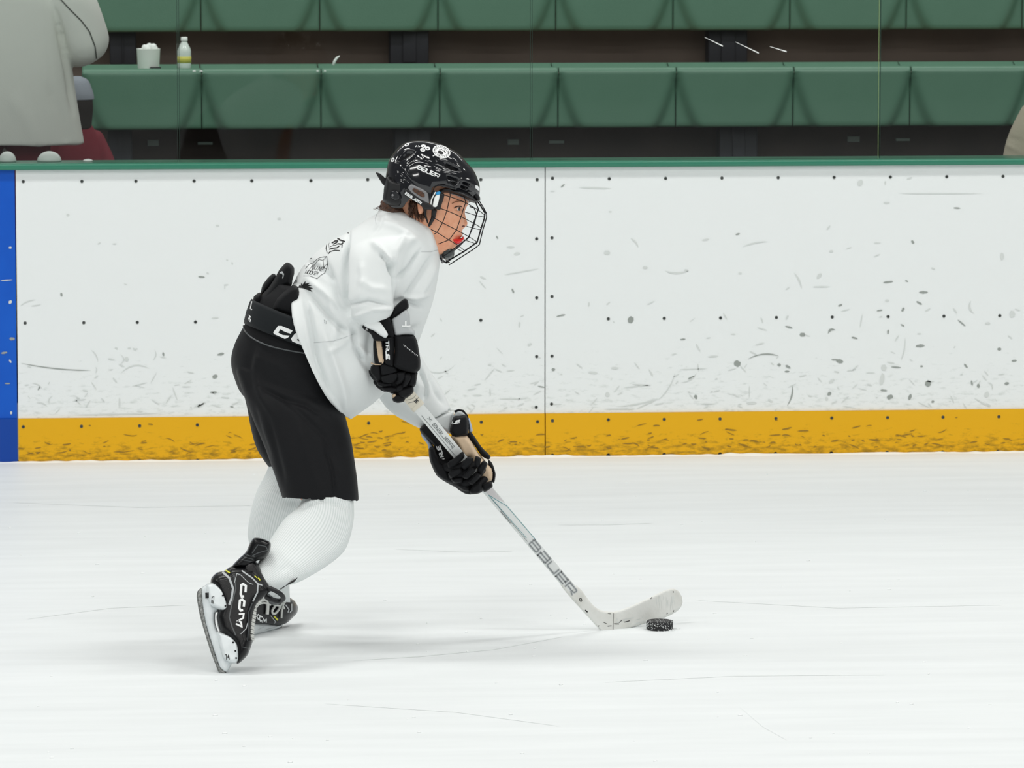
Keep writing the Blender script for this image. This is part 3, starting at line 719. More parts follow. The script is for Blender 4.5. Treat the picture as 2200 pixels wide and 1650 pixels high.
def ell(cx, cy, a, b_, rot=0, n=28):
    c, s = math.cos(rot), math.sin(rot)
    return [(cx + a * math.cos(t) * c - b_ * math.sin(t) * s, cy + a * math.cos(t) * s + b_ * math.sin(t) * c) for t in [k * 2 * math.pi / n for k in range(n)]]
def limb(pts, rad, n=16, seg=14):
    """closed tapered tube with round ends through 3D points"""
    A = crom(np.column_stack([np.array([tuple(p) for p in pts]), rad]), seg)
    d0 = A[0, :3] - A[1, :3]; d0 /= np.linalg.norm(d0); d1 = A[-1, :3] - A[-2, :3]; d1 /= np.linalg.norm(d1)
    pre = [np.append(A[0, :3] + d0 * A[0, 3] * s, A[0, 3] * k) for s, k in ((.95, .3), (.7, .7), (.35, .93))]
    post_ = [np.append(A[-1, :3] + d1 * A[-1, 3] * s, A[-1, 3] * k) for s, k in ((.35, .93), (.7, .7), (.95, .3))]
    A = np.array(pre + list(A) + post_)
    mb = MB().tube([Vector(a[:3]) for a in A], [max(a[3], 1e-4) for a in A], n); return np.array(mb.v), mb.f

# fabrics, leather, plastic of the figure
M['skin'] = mat('skin', (240, 178, 144), rough=.45, spec=.4, sub=.1, var=(45, (226, 150, 116), .4, .8))
M['hair'] = mat('brown_hair', (92, 58, 38), rough=.55, bump=(260, .8), var=(120, (54, 34, 24), .4, .65))
M['jersey'] = mat('white_jersey', (228, 232, 232), rough=.75, bump=(1500, .18), sheen=.1)
M['jgrey'] = mat('grey_fabric', (184, 188, 190), rough=.8, bump=(900, .3))
M['jblue'] = mat('blue_grey_fabric', (172, 184, 204), rough=.8, bump=(900, .3))
M['pants'] = mat('black_nylon', (17, 18, 21), rough=.6, bump=(700, .35), sheen=.04, spec=.18)
M['belt'] = mat('dark_belt_fabric', (24, 28, 31), rough=.6, bump=(700, .3), sheen=.04, spec=.18)
M['glove'] = mat('black_glove_nylon', (16, 17, 20), rough=.6, bump=(800, .4), sheen=.03, spec=.18)
M['palm'] = mat('tan_palm_leather', (208, 184, 156), rough=.7, bump=(120, .5))
M['print'] = mat('white_print', (238, 240, 240), rough=.5)
M['ink'] = mat('black_ink', (20, 20, 22), rough=.7)
M['inkg'] = mat('grey_ink', (120, 124, 126), rough=.7)
M['shell'] = mat('gloss_black_shell', (15, 17, 23), rough=.09, spec=.6, coat=.3)
M['shellm'] = mat('matte_black_plastic', (15, 16, 19), rough=.45)
M['wire'] = mat('dark_steel_wire', (30, 32, 36), rough=.25, metal=.5)
M['greypl'] = mat('grey_plastic', (128, 128, 130), rough=.3)
M['foam'] = mat('smoky_clear_cup', (46, 52, 52), rough=.25, spec=.6)
M['bluetab'] = mat('blue_tab', (40, 150, 210), rough=.4)
M['red'] = mat('red_mouthguard', (226, 14, 18), rough=.12, spec=.7, coat=.4)
M['eyew'] = mat('eye_white', (222, 222, 224), rough=.15); M['iris'] = mat('iris_dark', (46, 40, 38), rough=.1); M['brow'] = mat('eyebrow_brown', (150, 104, 76), rough=.8); M['lash'] = mat('dark_lashes', (70, 46, 36), rough=.8)
M['lip'] = mat('lip', (196, 112, 98), rough=.45)
M['boot'] = mat('black_boot', (9, 10, 13), rough=.28, spec=.28, coat=.06, bump=(300, .15))
M['bootg'] = mat('boot_grey_trim', (70, 74, 76), rough=.3)
M['holder'] = mat('white_blade_holder', (222, 228, 230), rough=.25, spec=.6, var=(20, (205, 212, 214), .45, .7))
M['steel'] = mat('steel_runner', (150, 152, 150), rough=.35, metal=.55, bump=(300, .5), var=(180, (110, 112, 110), .4, .6))
M['lace'] = mat('white_lace', (218, 220, 216), rough=.8, bump=(500, .6))
M['yelp'] = mat('yellow_print', (220, 220, 60), rough=.5)
M['shaft'] = mat('white_stick_shaft', (224, 227, 226), rough=.3, spec=.5)
M['shaftg'] = mat('stick_grey_zone', (205, 202, 203), rough=.35)
M['blade'] = mat('worn_white_blade', (224, 225, 221), rough=.6, bump=(80, .3), var=(14, (204, 204, 197), .45, .8))
M['tape'] = mat('cream_grip_tape', (222, 216, 200), rough=.7)
M['teal'] = mat('teal_line', (60, 140, 150), rough=.5)
M['puck'] = mat('black_rubber', (16, 18, 21), rough=.65, bump=(200, .5))
def sock_mat():
    m = mat('ribbed_white_sock', (226, 232, 232), rough=.7); nt = m.node_tree; b = nt.nodes['Principled BSDF']
    uv = nt.nodes.new('ShaderNodeUVMap'); sp = nt.nodes.new('ShaderNodeSeparateXYZ'); nt.links.new(uv.outputs[0], sp.inputs[0])
    mu = nt.nodes.new('ShaderNodeMath'); mu.operation = 'MULTIPLY'; mu.inputs[1].default_value = 6.28318 * 74; nt.links.new(sp.outputs[0], mu.inputs[0])
    sn_ = nt.nodes.new('ShaderNodeMath'); sn_.operation = 'SINE'; nt.links.new(mu.outputs[0], sn_.inputs[0])
    r = nt.nodes.new('ShaderNodeValToRGB'); r.color_ramp.elements[0].position = .0; r.color_ramp.elements[1].position = .7
    r.color_ramp.elements[0].color = rgb(213, 220, 219); r.color_ramp.elements[1].color = rgb(234, 238, 238)
    mr = nt.nodes.new('ShaderNodeMapRange'); mr.inputs[1].default_value = -1; nt.links.new(sn_.outputs[0], mr.inputs[0])
    nt.links.new(mr.outputs[0], r.inputs['Fac']); nt.links.new(r.outputs[0], b.inputs['Base Color'])
    bp = nt.nodes.new('ShaderNodeBump'); bp.inputs['Strength'].default_value = .5; bp.inputs['Distance'].default_value = .001
    nt.links.new(mr.outputs[0], bp.inputs['Height']); nt.links.new(bp.outputs['Normal'], b.inputs['Normal'])
    return m
M['sock'] = sock_mat()

# ================================================================== SKATER
base = Pz(560, 1390)
SK = thing('hockey_player', (base.x, base.y, 0), 'young hockey player crouched in white jersey and black shorts, skating right with the stick', 'person')

# ------------------------------------------------------------------ body (one continuous skin)
HW = .0  # head mid plane
rowsH = [ # y, front x, back x, half width
 (316, 945, 892, .016), (322, 968, 874, .036), (334, 988, 860, .052), (352, 1000, 849, .063), (378, 1006, 843, .070), (405, 1007, 842, .072), (424, 1006, 844, .072),
 (435, 1007, 847, .071), (444, 1003, 850, .070), (454, 998.5, 853, .069), (464, 997.5, 857, .068), (476, 996.5, 862, .067), (488, 993, 868, .064), (498, 993, 874, .061), (506, 992, 880, .058),
 (513, 986, 886, .056), (520, 986.5, 892, .053), (528, 983, 898, .049), (536, 975, 904, .044), (543, 962, 908, .037), (548, 950, 914, .026)]
RH = crom(rowsH, 110); nth = 96
th = np.arange(nth) / nth * 2 * np.pi
V = []
for (y, xf, xb_, hw) in RH:
    mx = xb_ + (xf - xb_) * .44
    c = np.cos(th); s = np.sin(th)
    ex_ = 2.25
    cc = spow(c, 2 / ex_); ss = spow(s, 2 / ex_)
    x = np.where(cc > 0, mx + (xf - mx) * cc, mx + (mx - xb_) * cc); w = hw * ss
    fr = np.clip(c, 0, 1)
    # nose
    nose = np.interp(y, [452, 460, 468, 475, 480, 484, 488, 491, 494], [0, 1.5, 4.0, 6.6, 9.6, 10.0, 7.0, 3.0, 0])
    nw = np.interp(y, [452, 470, 482, 492], [.0065, .0075, .0135, .011])
    x = x + nose * np.exp(-(w / nw) ** 2) * (c > 0)
    # lips, open mouth
    lip = np.interp(y, [499, 504, 508, 510, 513, 518, 521, 526, 530], [0, 1.6, 2.4, 1.6, .5, .5, 1.6, 1.2, 0])
    x = x + lip * np.exp(-(w / .019) ** 2) * (c > 0)
    # chin
    x = x + np.interp(y, [524, 534, 542], [0, 2, 0]) * np.exp(-(w / .02) ** 2) * (c > 0)
    # eye sockets
    e = np.exp(-((y - 447) / 6.5) ** 2) * (np.exp(-((np.abs(w) - .031) / .015) ** 2)) * (c > 0)
    x = x - e * 4.5
    # cheeks
    ck = np.exp(-((y - 478) / 16) ** 2) * np.exp(-((np.abs(w) - .038) / .018) ** 2) * (c > 0); x = x + ck * 2.5
    V.append(P_np(x, np.full(nth, y), w + HW))
V = np.concatenate(V); nr = len(RH)
F = [(i * nth + k, i * nth + (k + 1) % nth, (i + 1) * nth + (k + 1) % nth, (i + 1) * nth + k) for i in range(nr - 1) for k in range(nth)]
F += [tuple(range(nth))[::-1], tuple((nr - 1) * nth + k for k in range(nth))]
head = (V, F)
def hand(wr, tips, rr):
    """palm and fingers: wr wrist, tips list of finger polylines"""
    out = [limb([wr[0], wr[1]], [.02, .022], 14, 6), limb([wr[1], wr[2]], [.022, .018], 14, 6)]
    for t in tips: out.append(limb(t, [rr * 1.1] + [rr] * (len(t) - 2) + [rr * .8], 10, 12))
    return out
# finger paths of the near (right) glove and the far (left) glove, px + depth
near_f = [[(815, 800, -.10), (806, 822, -.13), (826, 838, -.16), (846, 828, -.15)], [(828, 798, -.09), (822, 824, -.14), (842, 842, -.165), (862, 828, -.15)],
          [(842, 796, -.09), (842, 824, -.15), (860, 838, -.165), (876, 818, -.15)], [(856, 796, -.09), (862, 820, -.15), (876, 828, -.16), (886, 806, -.14)]]
near_t = [(828, 800, -.07), (846, 830, -.09), (856, 846, -.12), (866, 846, -.135)]
far_f = [[(948, 1000, .02), (962, 1000, -.04), (984, 1000, -.055), (1005, 985, -.03)], [(955, 1018, .02), (975, 1018, -.045), (1000, 1010, -.055), (1020, 992, -.03)],
         [(968, 1030, .02), (988, 1035, -.04), (1014, 1025, -.05), (1034, 1005, -.02)], [(985, 1040, .03), (1005, 1050, -.03), (1025, 1040, -.035), (1042, 1020, -.01)]]
far_t = [(1010, 960, .06), (1040, 990, .075), (1055, 1020, .07), (1050, 1040, .05)]
Pt = lambda t: P(*t)
pcs = [head]
pcs.append(limb([P(905, 480), P(888, 510), P(860, 545)], [.048, .048, .055]))
pcs.append(limb([P(862, 530), P(800, 590), P(725, 670), P(660, 735)], [.07, .085, .075, .075], 24))
pcs.append(limb([P(850, 565, -.04), P(825, 560, -.10), P(798, 630, -.145), P(812, 690, -.145), P(836, 760, -.115)], [.045, .04, .028, .025, .02]))
pcs.append(limb([P(860, 570, .05), P(870, 600, .11), P(860, 760, .14), P(885, 850, .115), P(955, 960, .06)], [.045, .04, .028, .026, .02]))
pcs += hand([P(830, 750, -.12), P(838, 780, -.11), P(846, 806, -.11)], [[Pt((q[0] + 4, q[1] - 4, q[2] + .012)) for q in f] for f in near_f] + [[Pt(q) for q in near_t]], .0055)
pcs += hand([P(950, 955, .065), P(962, 985, .06), P(985, 1008, .05)], [[Pt((q[0] + 3, q[1] + 4, q[2] + .012)) for q in f] for f in far_f] + [[Pt((q[0] - 8, q[1], q[2] - .01)) for q in far_t]], .0055)
pcs.append(limb([P(650, 750, -.05), P(630, 850, -.07), P(665, 980, -.12), P(698, 1108, -.17)], [.07, .068, .062, .048], 22))
pcs.append(limb([P(698, 1108, -.17), P(650, 1160, -.24), P(585, 1225, -.37), P(525, 1250, -.42), P(508, 1370, -.475)], [.048, .046, .024, .026, .018], 20))
pcs.append(limb([P(640, 750, .05), P(610, 860, .08), P(625, 960, .1), P(630, 1030, .1)], [.07, .068, .06, .048], 22))
pcs.append(limb([P(630, 1030, .1), P(592, 1110, .1), P(590, 1230, .14), P(586, 1296, .235), P(612, 1316, .30)], [.048, .044, .022, .018, .012], 20))
V, F = remesh(pcs, .0027, 2)
body = obj('body', V, F, M['skin'], SK)

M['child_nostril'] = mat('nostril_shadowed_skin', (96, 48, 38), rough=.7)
# eyes, brows, lips
for sgn, nm in ((-1, 'near'), (1, 'far')):
    c = P(980.5, 447.5, sgn * .0345 + HW); rad = .0118
    mb = MB(); mb.ball(c, rad, 0, 28, 20)
    look = (Rt * .80 - Fh * .45 + Uw * -.03).normalized()
    fm = []
    for f in mb.f:
        q = sum((Vector(mb.v[i]) for i in f), Vector()) / len(f) - Vector(c)
        fm.append(1 if q.normalized().dot(look) > .84 else 0)
    mb.m = fm; mb.build('eye', [M['eyew'], M['iris']], SK, True)
    for nm2, pts, r_ in (('eyelid', [(973, 446.5), (979, 441.8), (986, 441.2), (991, 444.5)], .0018), ('eyelid', [(975, 451.5), (981, 454), (986, 453.6), (990, 451)], .0014), ('eyebrow', [(969, 436.5), (977, 432.6), (987, 432.4), (998, 436)], .0016)):
        bv = bvh_of([body]); q = []
        for (x, y) in pts:
            # settle on the face surface at this height, on the proper side
            wq = np.interp(x, [968, 978, 990, 998], [.056, .046, .034, .022]) * sgn
            p = P(x, y, wq + HW); h = bv.find_nearest(p); cc = h[0] if h[0] else p
            q.append(cc + (cc - P(930, y, HW)).normalized() * .0008)
        MB().tube([Vector(a) for a in crom([tuple(a) for a in q], 9)], [r_ * k for k in (.4, .8, 1, 1, 1, 1, .9, .7, .3)], 8).build(nm2, M['brow'] if nm2 == 'eyebrow' else (M['lash'] if r_ > .0016 else M['skin']), SK, True)
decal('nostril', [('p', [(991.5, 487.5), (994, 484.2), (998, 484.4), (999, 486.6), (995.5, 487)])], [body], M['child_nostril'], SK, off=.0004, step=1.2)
mg = [(968.5, 514), (972, 510.8), (985, 512), (991, 511.5), (993, 508), (996.5, 508.5), (998, 513), (994.5, 519.5), (988, 525.5), (981, 526.5), (974, 521.5)]
pillow('mouthguard', mg, 0.0, .041, 5, M['red'], SK, step=1.6)
# ear seen through the helmet opening
pillow('ear', [(896, 432), (904, 428), (912, 434), (913, 446), (908, 458), (901, 460), (897, 450)], -.074, .008, 4, M['skin'], SK, step=1.6)

# hair: nape and side
V, F, _ = loft([(818, 436, 850, 430, 0, .055), (816, 446, 872, 446, 0, .06), (822, 455, 890, 470, 0, .06), (840, 462, 905, 486, 0, .05)], 14, 40, caps=(1, 1))
hr = obj('hair', creases(V, F, [], [(60, .003, (1, 1, 1))]), F, M['hair'], SK)
mb = MB(); r2 = random.Random(5)
for _ in range(70):
    x = r2.uniform(812, 872); y = r2.uniform(442, 449); w = r2.uniform(-.055, .055)
    L = r2.uniform(4, 13) * (1 if x > 825 else 1.3)
    mb.tube([P(x + 5, y - 3, w), P(x, y + 1, w), P(x - L * .7, y + L * .32, w)], [.0009, .0008, .0003], 4)
for _ in range(150):
    x = r2.uniform(878, 914); y = r2.uniform(430, 456); w = -.068 - r2.uniform(0, .008)
    mb.tube([P(x, y, w), P(x + r2.uniform(-2, 3), y + 9, w - .002), P(x + r2.uniform(-3, 7), y + r2.uniform(14, 24), w + .004)], [.0012, .0012, .0004], 4)
mb.build('stray_hair', M['hair'], hr, True)

# ------------------------------------------------------------------ helmet
Tl = [(1030, 421), (1031, 404), (1027.5, 388), (1018, 367), (1004, 350), (983, 328.5), (955, 313), (928, 304.5), (904, 301.8), (882, 303.5), (863, 311), (847, 328), (836, 347), (830, 373), (826, 396), (823.5, 415), (824, 434)]
El = [(1026, 423), (1014, 420), (1000, 415), (986, 411), (972, 407), (958, 403), (943, 400), (929, 404), (926, 424), (921, 438), (905, 434), (888, 424), (872, 436), (864, 446), (850, 447), (838, 444), (828, 438)]
Wl = [.018, .038, .056, .072, .084, .091, .097, .100, .102, .102, .101, .099, .096, .088, .074, .056, .030]
ns, nt_ = 230, 200
A = crom([Tl[i] + El[i] + (Wl[i],) for i in range(len(Tl))], ns)
hx = []; V = []
for r_ in A:
    T_ = np.array(r_[:2]); E_ = np.array(r_[2:4]); W_ = r_[4]
    t = np.linspace(-1, 1, nt_); a = np.abs(t) * math.pi / 2
    la = np.sign(t) * np.sin(a) ** .82; dn = 1 - np.cos(a) ** 0.9
    q = T_[None] + (E_ - T_)[None] * dn[:, None]
    hx.append(np.column_stack([q, la * W_]))
H3 = np.concatenate(hx)
def z3(pts): return zp(820, 290, .1, pts)
raise_ = [  # raised panels (px polygon, height m, bevel px)
 (z3([(700, 560), (850, 540), (1100, 640), (1330, 760), (1690, 800), (1680, 960), (1400, 900), (1380, 1050), (1090, 1060), (1050, 1180), (800, 1080), (640, 1030), (480, 800), (560, 660)]), .003, 3),
 (z3([(1120, 420), (1300, 420), (1560, 520), (1700, 700), (1690, 780), (1500, 690), (1380, 610), (1200, 560)]), .004, 3),
 (z3([(290, 610), (560, 390), (740, 350), (760, 400), (560, 640), (440, 780), (330, 700)]), .0022, 3),
 (z3([(1700, 930), (1990, 960), (2090, 1120), (2100, 1250), (1700, 1160), (1400, 1110), (1420, 980)]), .003, 2),
 (z3([(130, 560), (240, 420), (330, 320), (480, 260), (700, 290), (400, 420), (300, 560), (230, 760), (330, 930), (260, 1000), (130, 900)]), .002, 4)]
vents = [z3([(325, 590), (440, 440), (540, 350), (720, 352), (560, 470), (350, 585)]), z3([(1360, 590), (1500, 650), (1700, 770), (1560, 760), (1390, 690)]), z3([(1400, 880), (1660, 960), (1640, 1000), (1420, 920)]),
         z3([(1740, 1010), (1890, 1065), (1880, 1100), (1750, 1050)]), z3([(1690, 1090), (1830, 1140), (1820, 1175), (1700, 1130)]), z3([(1480, 1000), (1640, 1010), (1570, 1090)])]
grooves = [(z3([(300, 640), (460, 780), (640, 990), (760, 1060)]), 1.0, -.003), (z3([(330, 740), (420, 820), (600, 1010)]), 1.0, -.002), (z3([(560, 640), (740, 520), (1000, 570), (1390, 690)]), 1.4, -.002),
           (z3([(1380, 720), (1690, 800)]), 1.0, .002), (z3([(290, 990), (440, 1010), (480, 1130), (400, 1250), (250, 1200)]), 1.4, .0025), (z3([(760, 350), (900, 480), (950, 560)]), 1.2, -.0015)]
px, py, w = H3[:, 0], H3[:, 1], H3[:, 2]
D = np.zeros(len(px))
for poly, hgt, bv_ in raise_:
    ins = inside(px, py, poly); d, _, _ = dpoly(px, py, list(poly) + [poly[0]]); sd = np.where(ins, d, -d); D += hgt / (1 + np.exp(-sd / bv_ * 3))
for pl_, wd_, hg in grooves:
    d, t, _ = dpoly(px, py, pl_); D += hg * np.exp(-(d / wd_) ** 2)
vm = np.zeros(len(px), bool)
for poly in vents:
    ins = inside(px, py, poly); d, _, _ = dpoly(px, py, list(poly) + [poly[0]]); sd = np.where(ins, d, -d)
    D = np.where(sd > -.8, D + np.clip((sd + .8) / 1.6, 0, 1) * (-.011), D); vm |= ins & (d > .25)
for _ in range(3):
    g = D.reshape(ns, nt_); q = g.copy(); q[1:-1] = (g[:-2] + 2 * g[1:-1] + g[2:]) / 4; g = q.copy(); g[:, 1:-1] = (q[:, :-2] + 2 * q[:, 1:-1] + q[:, 2:]) / 4; D = g.ravel()
cx_, cy_ = 925, 405
rr = np.hypot(px - cx_, py - cy_) * .0013; dirw = np.stack([(px - cx_) * .0013 / .13, (py - cy_) * .0013 / .13, w / .1], 1); dirw /= np.linalg.norm(dirw, axis=1)[:, None] + 1e-9
px2 = px + dirw[:, 0] * D / .0013; py2 = py + dirw[:, 1] * D / .0013; w2 = w + dirw[:, 2] * D
V = P_np(px2, py2, w2)
F = []; FM = []
for i in range(ns - 1):
    for k in range(nt_ - 1):
        f = (i * nt_ + k, (i + 1) * nt_ + k, (i + 1) * nt_ + k + 1, i * nt_ + k + 1); F.append(f); F[-1] = f[::-1]; FM.append(1 if all(vm[j] for j in f) else 0)
hel = obj('helmet', V, F, [M['shell'], M['hole']], SK, True, FM)
so = hel.modifiers.new('thickness', 'SOLIDIFY'); so.thickness = .006; so.offset = -1
# rear adjustment pod, ear guard, occipital details
pillow('ear_guard', z3([(560, 1150), (640, 1060), (900, 1170), (1000, 1260), (1020, 1480), (930, 1450), (700, 1330)]), -.100, .007, 3, M['greypl'], hel, step=1.5)
pillow('ear_window', z3([(650, 1180), (700, 1130), (900, 1230), (930, 1270), (930, 1340), (860, 1340), (700, 1240)]), -.1035, .006, 2, M['hair'], hel, step=1.5)
pillow('occipital_guard', z3([(110, 900), (260, 960), (460, 1010), (500, 1120), (500, 1300), (470, 1480), (380, 1570), (180, 1530), (20, 1420), (60, 1150)]), -.045, .047, 9, M['shellm'], hel, step=2, T2=.13)
pillow('adjuster', z3([(200, 1210), (300, 1190), (390, 1260), (380, 1380), (280, 1400), (190, 1340)]), -.094, .005, 2, M['shell'], hel, step=1.2)
mb = MB(); c = P(843.5, 419.3, -.100); mb.ball(c, .0032, 0); mb.build('screw', M['greypl'], hel, True)
pillow('strap_tip', [(829, 399), (822, 396), (807, 371), (816, 372.5), (829, 384), (834, 392)], -.01, .004, 2, M['shellm'], hel, step=1.5)
st_ = z3([(478, 1215), (500, 1180), (560, 1160), (920, 1420), (1080, 1510), (1130, 1600), (900, 1600), (850, 1525), (560, 1335), (490, 1285)])
band = pillow('ear_strap', st_, -.1035, .004, 2.5, M['shellm'], hel, step=1.5)
for (x, y) in ((874.5, 311), (844, 344)):
    pass
# printed letters and stickers
EF = np.array
decal('lettering', write('BaUER', z3([(760, 720)])[0], z3([(1215, 925)])[0], EF((.45, -.75)) * 9.0, 1.9, gap=.18), [hel], M['print'], hel, off=.0008, step=1.5)
decal('lettering', write('BaUER', z3([(500, 1268)])[0], z3([(838, 1492)])[0], EF((.5, -.75)) * 5.4, 1.4, gap=.18), [band], M['print'], hel, off=.0008, step=1.5)
cx0, cy0 = z3([(1285, 360)])[0]
sh = [('p', ell(cx0, cy0, 19.6, 13.4, .33))]
sh += [('s', ell(cx0, cy0, 12.6, 8.0, .33) + [ell(cx0, cy0, 12.6, 8.0, .33)[0]], .5, 1)]
for k in range(22):
    a = k / 22 * 6.283; e0 = ell(cx0, cy0, 14.2, 9.4, .33, 22)[k]; e1 = ell(cx0, cy0, 17.4, 11.8, .33, 22)[k]
    sh.append(('s', [e0, e1], .9 if k % 3 else 1.5, 1))
sh.append(('p', ell(cx0 - 2, cy0 + 2, 6.4, 3.6, .4, 14), 1))
for (dx, dy) in ((-3.2, -4.4), (0.2, -4.6), (3.6, -3.2), (6.6, -1.0), (8.2, 2.2)): sh.append(('p', ell(cx0 + dx - .5, cy0 + dy, 1.5, 1.1, .4, 8), 1))
decal('sticker', sh, [hel], [M['print'], M['ink']], hel, off=.0009, step=1.6)
for (x, y, a, b_, rot) in ((900, 240, 5.5, 3.4, .1), (988, 290, 5.5, 4, .1), (882, 322, 5.6, 3.6, .15), (545, 210, 5.4, 3.0, -.5), (238, 535, 4.8, 3.8, -1.0)):
    x, y = z3([(x, y)])[0]
    decal('sticker', [('p', ell(x, y, a, b_, rot, 18)), ('s', [(x - a * .4, y - .5), (x, y + .8), (x + a * .4, y - .6)], 1.3, 1)], [hel], [M['print'], M['ink']], hel, off=.0009, step=1.6)
decal('sticker', [('s', z3([(720, 260), (760, 230)]), 1.0), ('s', z3([(740, 225), (765, 262)]), 1.0), ('s', z3([(790, 225), (800, 262), (830, 240)]), 1.1)], [hel], M['print'], hel, off=.0009, step=1.6)
decal('sticker', [('p', z3([(2010, 1080), (2060, 1090), (2090, 1130), (2090, 1200), (2050, 1180), (2010, 1140)]))], [hel], M['print'], hel, off=.0012, step=1.6)

# cage: wires with their own depth
def z8(pts): return [(880 + a * .1091, 400 + b_ * .1091, w) for a, b_, w in pts]
cage = thing('cage', (base.x, base.y, 0), None, None); COL.objects.unlink(cage); bpy.data.objects.remove(cage)
wires = [
 ([(600,150,-.094),(740,190,-.088),(900,245,-.078),(1100,320,-.064),(1350,470,-.03),(1470,560,0)], .0011),
 ([(610,440,-.092),(740,485,-.088),(1010,600,-.070),(1260,730,-.038),(1410,820,0)], .0011),
 ([(440,600,-.092),(650,725,-.088),(930,865,-.068),(1160,990,-.036),(1330,1100,0)], .0011),
 ([(420,850,-.088),(540,910,-.085),(775,1060,-.066),(960,1170,-.036),(1090,1275,0)], .0011),
 ([(700,60,-.092),(790,90,-.090),(800,190,-.090),(735,480,-.092),(650,720,-.090),(540,910,-.085),(480,945,-.084)], .0012),
 ([(1055,150,-.072),(1105,320,-.070),(1060,450,-.072),(1015,600,-.072),(925,860,-.070),(775,1060,-.066),(560,1140,-.064)], .0012),
 ([(1250,235,-.036),(1300,320,-.037),(1355,450,-.038),(1260,730,-.040),(1165,1010,-.038),(950,1180,-.036),(640,1400,-.034)], .0019),
 ([(1335,300,0),(1400,390,0),(1485,530,0),(1470,640,0),(1410,830,0),(1330,1105,0),(1080,1280,0),(710,1500,0)], .0021),
 ([(1375,295,.012),(1440,400,.012),(1515,540,.012),(1515,620,.012),(1440,870,.012),(1375,1150,.012),(1270,1235,.012),(770,1555,.012)], .0015),
 ([(1470,560,0),(1460,610,.03),(1320,580,.055),(1090,510,.075),(850,440,.088)], .0010),
 ([(1410,825,0),(1385,860,.03),(1160,800,.06),(900,700,.08),(640,600,.09)], .0010),
 ([(1330,1105,0),(1320,1140,.02),(1130,1075,.05),(900,980,.07),(700,880,.08)], .0010),
 ([(1090,1275,0),(1050,1290,.02),(945,1240,.04),(700,1120,.06)], .0010),
 ([(1180,400,.05),(1270,430,.05),(1320,560,.05),(1270,760,.05),(1160,1000,.048),(960,1200,.045),(680,1430,.04)], .0015),
 ([(1000,300,.075),(1080,500,.078),(1020,740,.078),(900,980,.074),(700,1130,.07),(600,1300,.06)], .0011),
 ([(650,60,-.094),(800,75,-.090),(1000,150,-.078),(1180,210,-.055),(1300,290,-.03),(1345,320,0),(1310,330,.03),(1180,300,.055),(1000,220,.078)], .0015),
 ([(430,345,-.099),(440,200,-.099),(480,40,-.099),(560,-30,-.099),(700,-10,-.097),(900,40,-.085)], .0015),
 ([(620,1420,-.03),(640,1480,-.02),(720,1510,0),(780,1500,.02),(700,1430,.035)], .0020)]
mbc = MB()
for pts, r_ in wires:
    q = [P(*p) for p in z8(pts)]; mbc.tube(q, r_, 8)
cg = mbc.build('cage', M['wire'], hel, True)
def z8p(pts): return zp(880, 400, .1091, pts)
pillow('cage_clip', z8p([(400, 380), (430, 130), (500, 100), (620, 130), (690, 170), (620, 400), (600, 470), (460, 440)]), -.094, .007, 3, M['shellm'], hel, step=1.6)
pillow('clip_label', z8p([(450, 400), (500, 195), (600, 165), (540, 400)]), -.1005, .0025, 1.5, M['white'], hel, step=1.3)
pillow('clip_tab', z8p([(520, 120), (580, 100), (610, 120), (595, 160), (530, 175)]), -.1015, .0025, 1.5, M['bluetab'], hel, step=1.3)
pillow('clip_edge', z8p([(400, 370), (420, 250), (500, 110), (520, 125), (450, 260), (430, 380)]), -.1005, .002, 1, M['white'], hel, step=1.3)
pillow('chin_strap', z8p([(440, 440), (540, 470), (520, 560), (500, 640), (400, 800), (360, 770), (420, 620), (430, 520)]), -.083, .006, 2.5, M['shellm'], hel, step=1.6)
pillow('chin_strap', z8p([(270, 430), (340, 420), (330, 560), (370, 720), (345, 730), (290, 560)]), -.083, .004, 2, M['shellm'], hel, step=1.6)
pillow('chin_cup', z8p([(575, 1180), (650, 1210), (740, 1165), (840, 1185), (890, 1260), (885, 1350), (850, 1410), (760, 1450), (650, 1430), (610, 1330), (590, 1240)]), 0.0, .036, 12, M['foam'], hel, step=1.8)
mb = MB(); q = [P(944 + 6 * math.cos(a), 562 + 3 * math.sin(a) - 1, -.012) for a in [k * .52 for k in range(12)]]
mb.tube([P(*p) for p in ((945, 540, -.02), (947, 556, -.015), (951, 562, -.01), (955, 560, -.01))], .003, 8); mb.build('cage_hook', M['wire'], hel, True)
pillow('chin_strap', z8p([(590, 1250), (620, 1260), (650, 1440), (680, 1500), (640, 1520), (610, 1470)]), -.02, .004, 2, M['greypl'], hel, step=1.6)
pillow('brow_fitting', z3([(1960, 1260), (2040, 1220), (2110, 1330), (2115, 1410), (2060, 1420), (1980, 1350)]), 0.0, .03, 3, M['shellm'], hel, step=1.6)
pillow('brow_liner', z8p([(540, 60), (700, 0), (1000, 60), (1230, 180), (1330, 290), (1290, 330), (1180, 300), (1000, 215), (820, 165), (690, 160), (640, 200), (560, 180)]), 0.0, .083, 9, M['shellm'], hel, step=1.8)
pillow('brow_pad', z8p([(700, 150), (900, 200), (1090, 270), (1180, 330), (1150, 240), (1040, 180), (820, 110)]), 0.0, .066, 4, M['greypl'], hel, step=1.8)

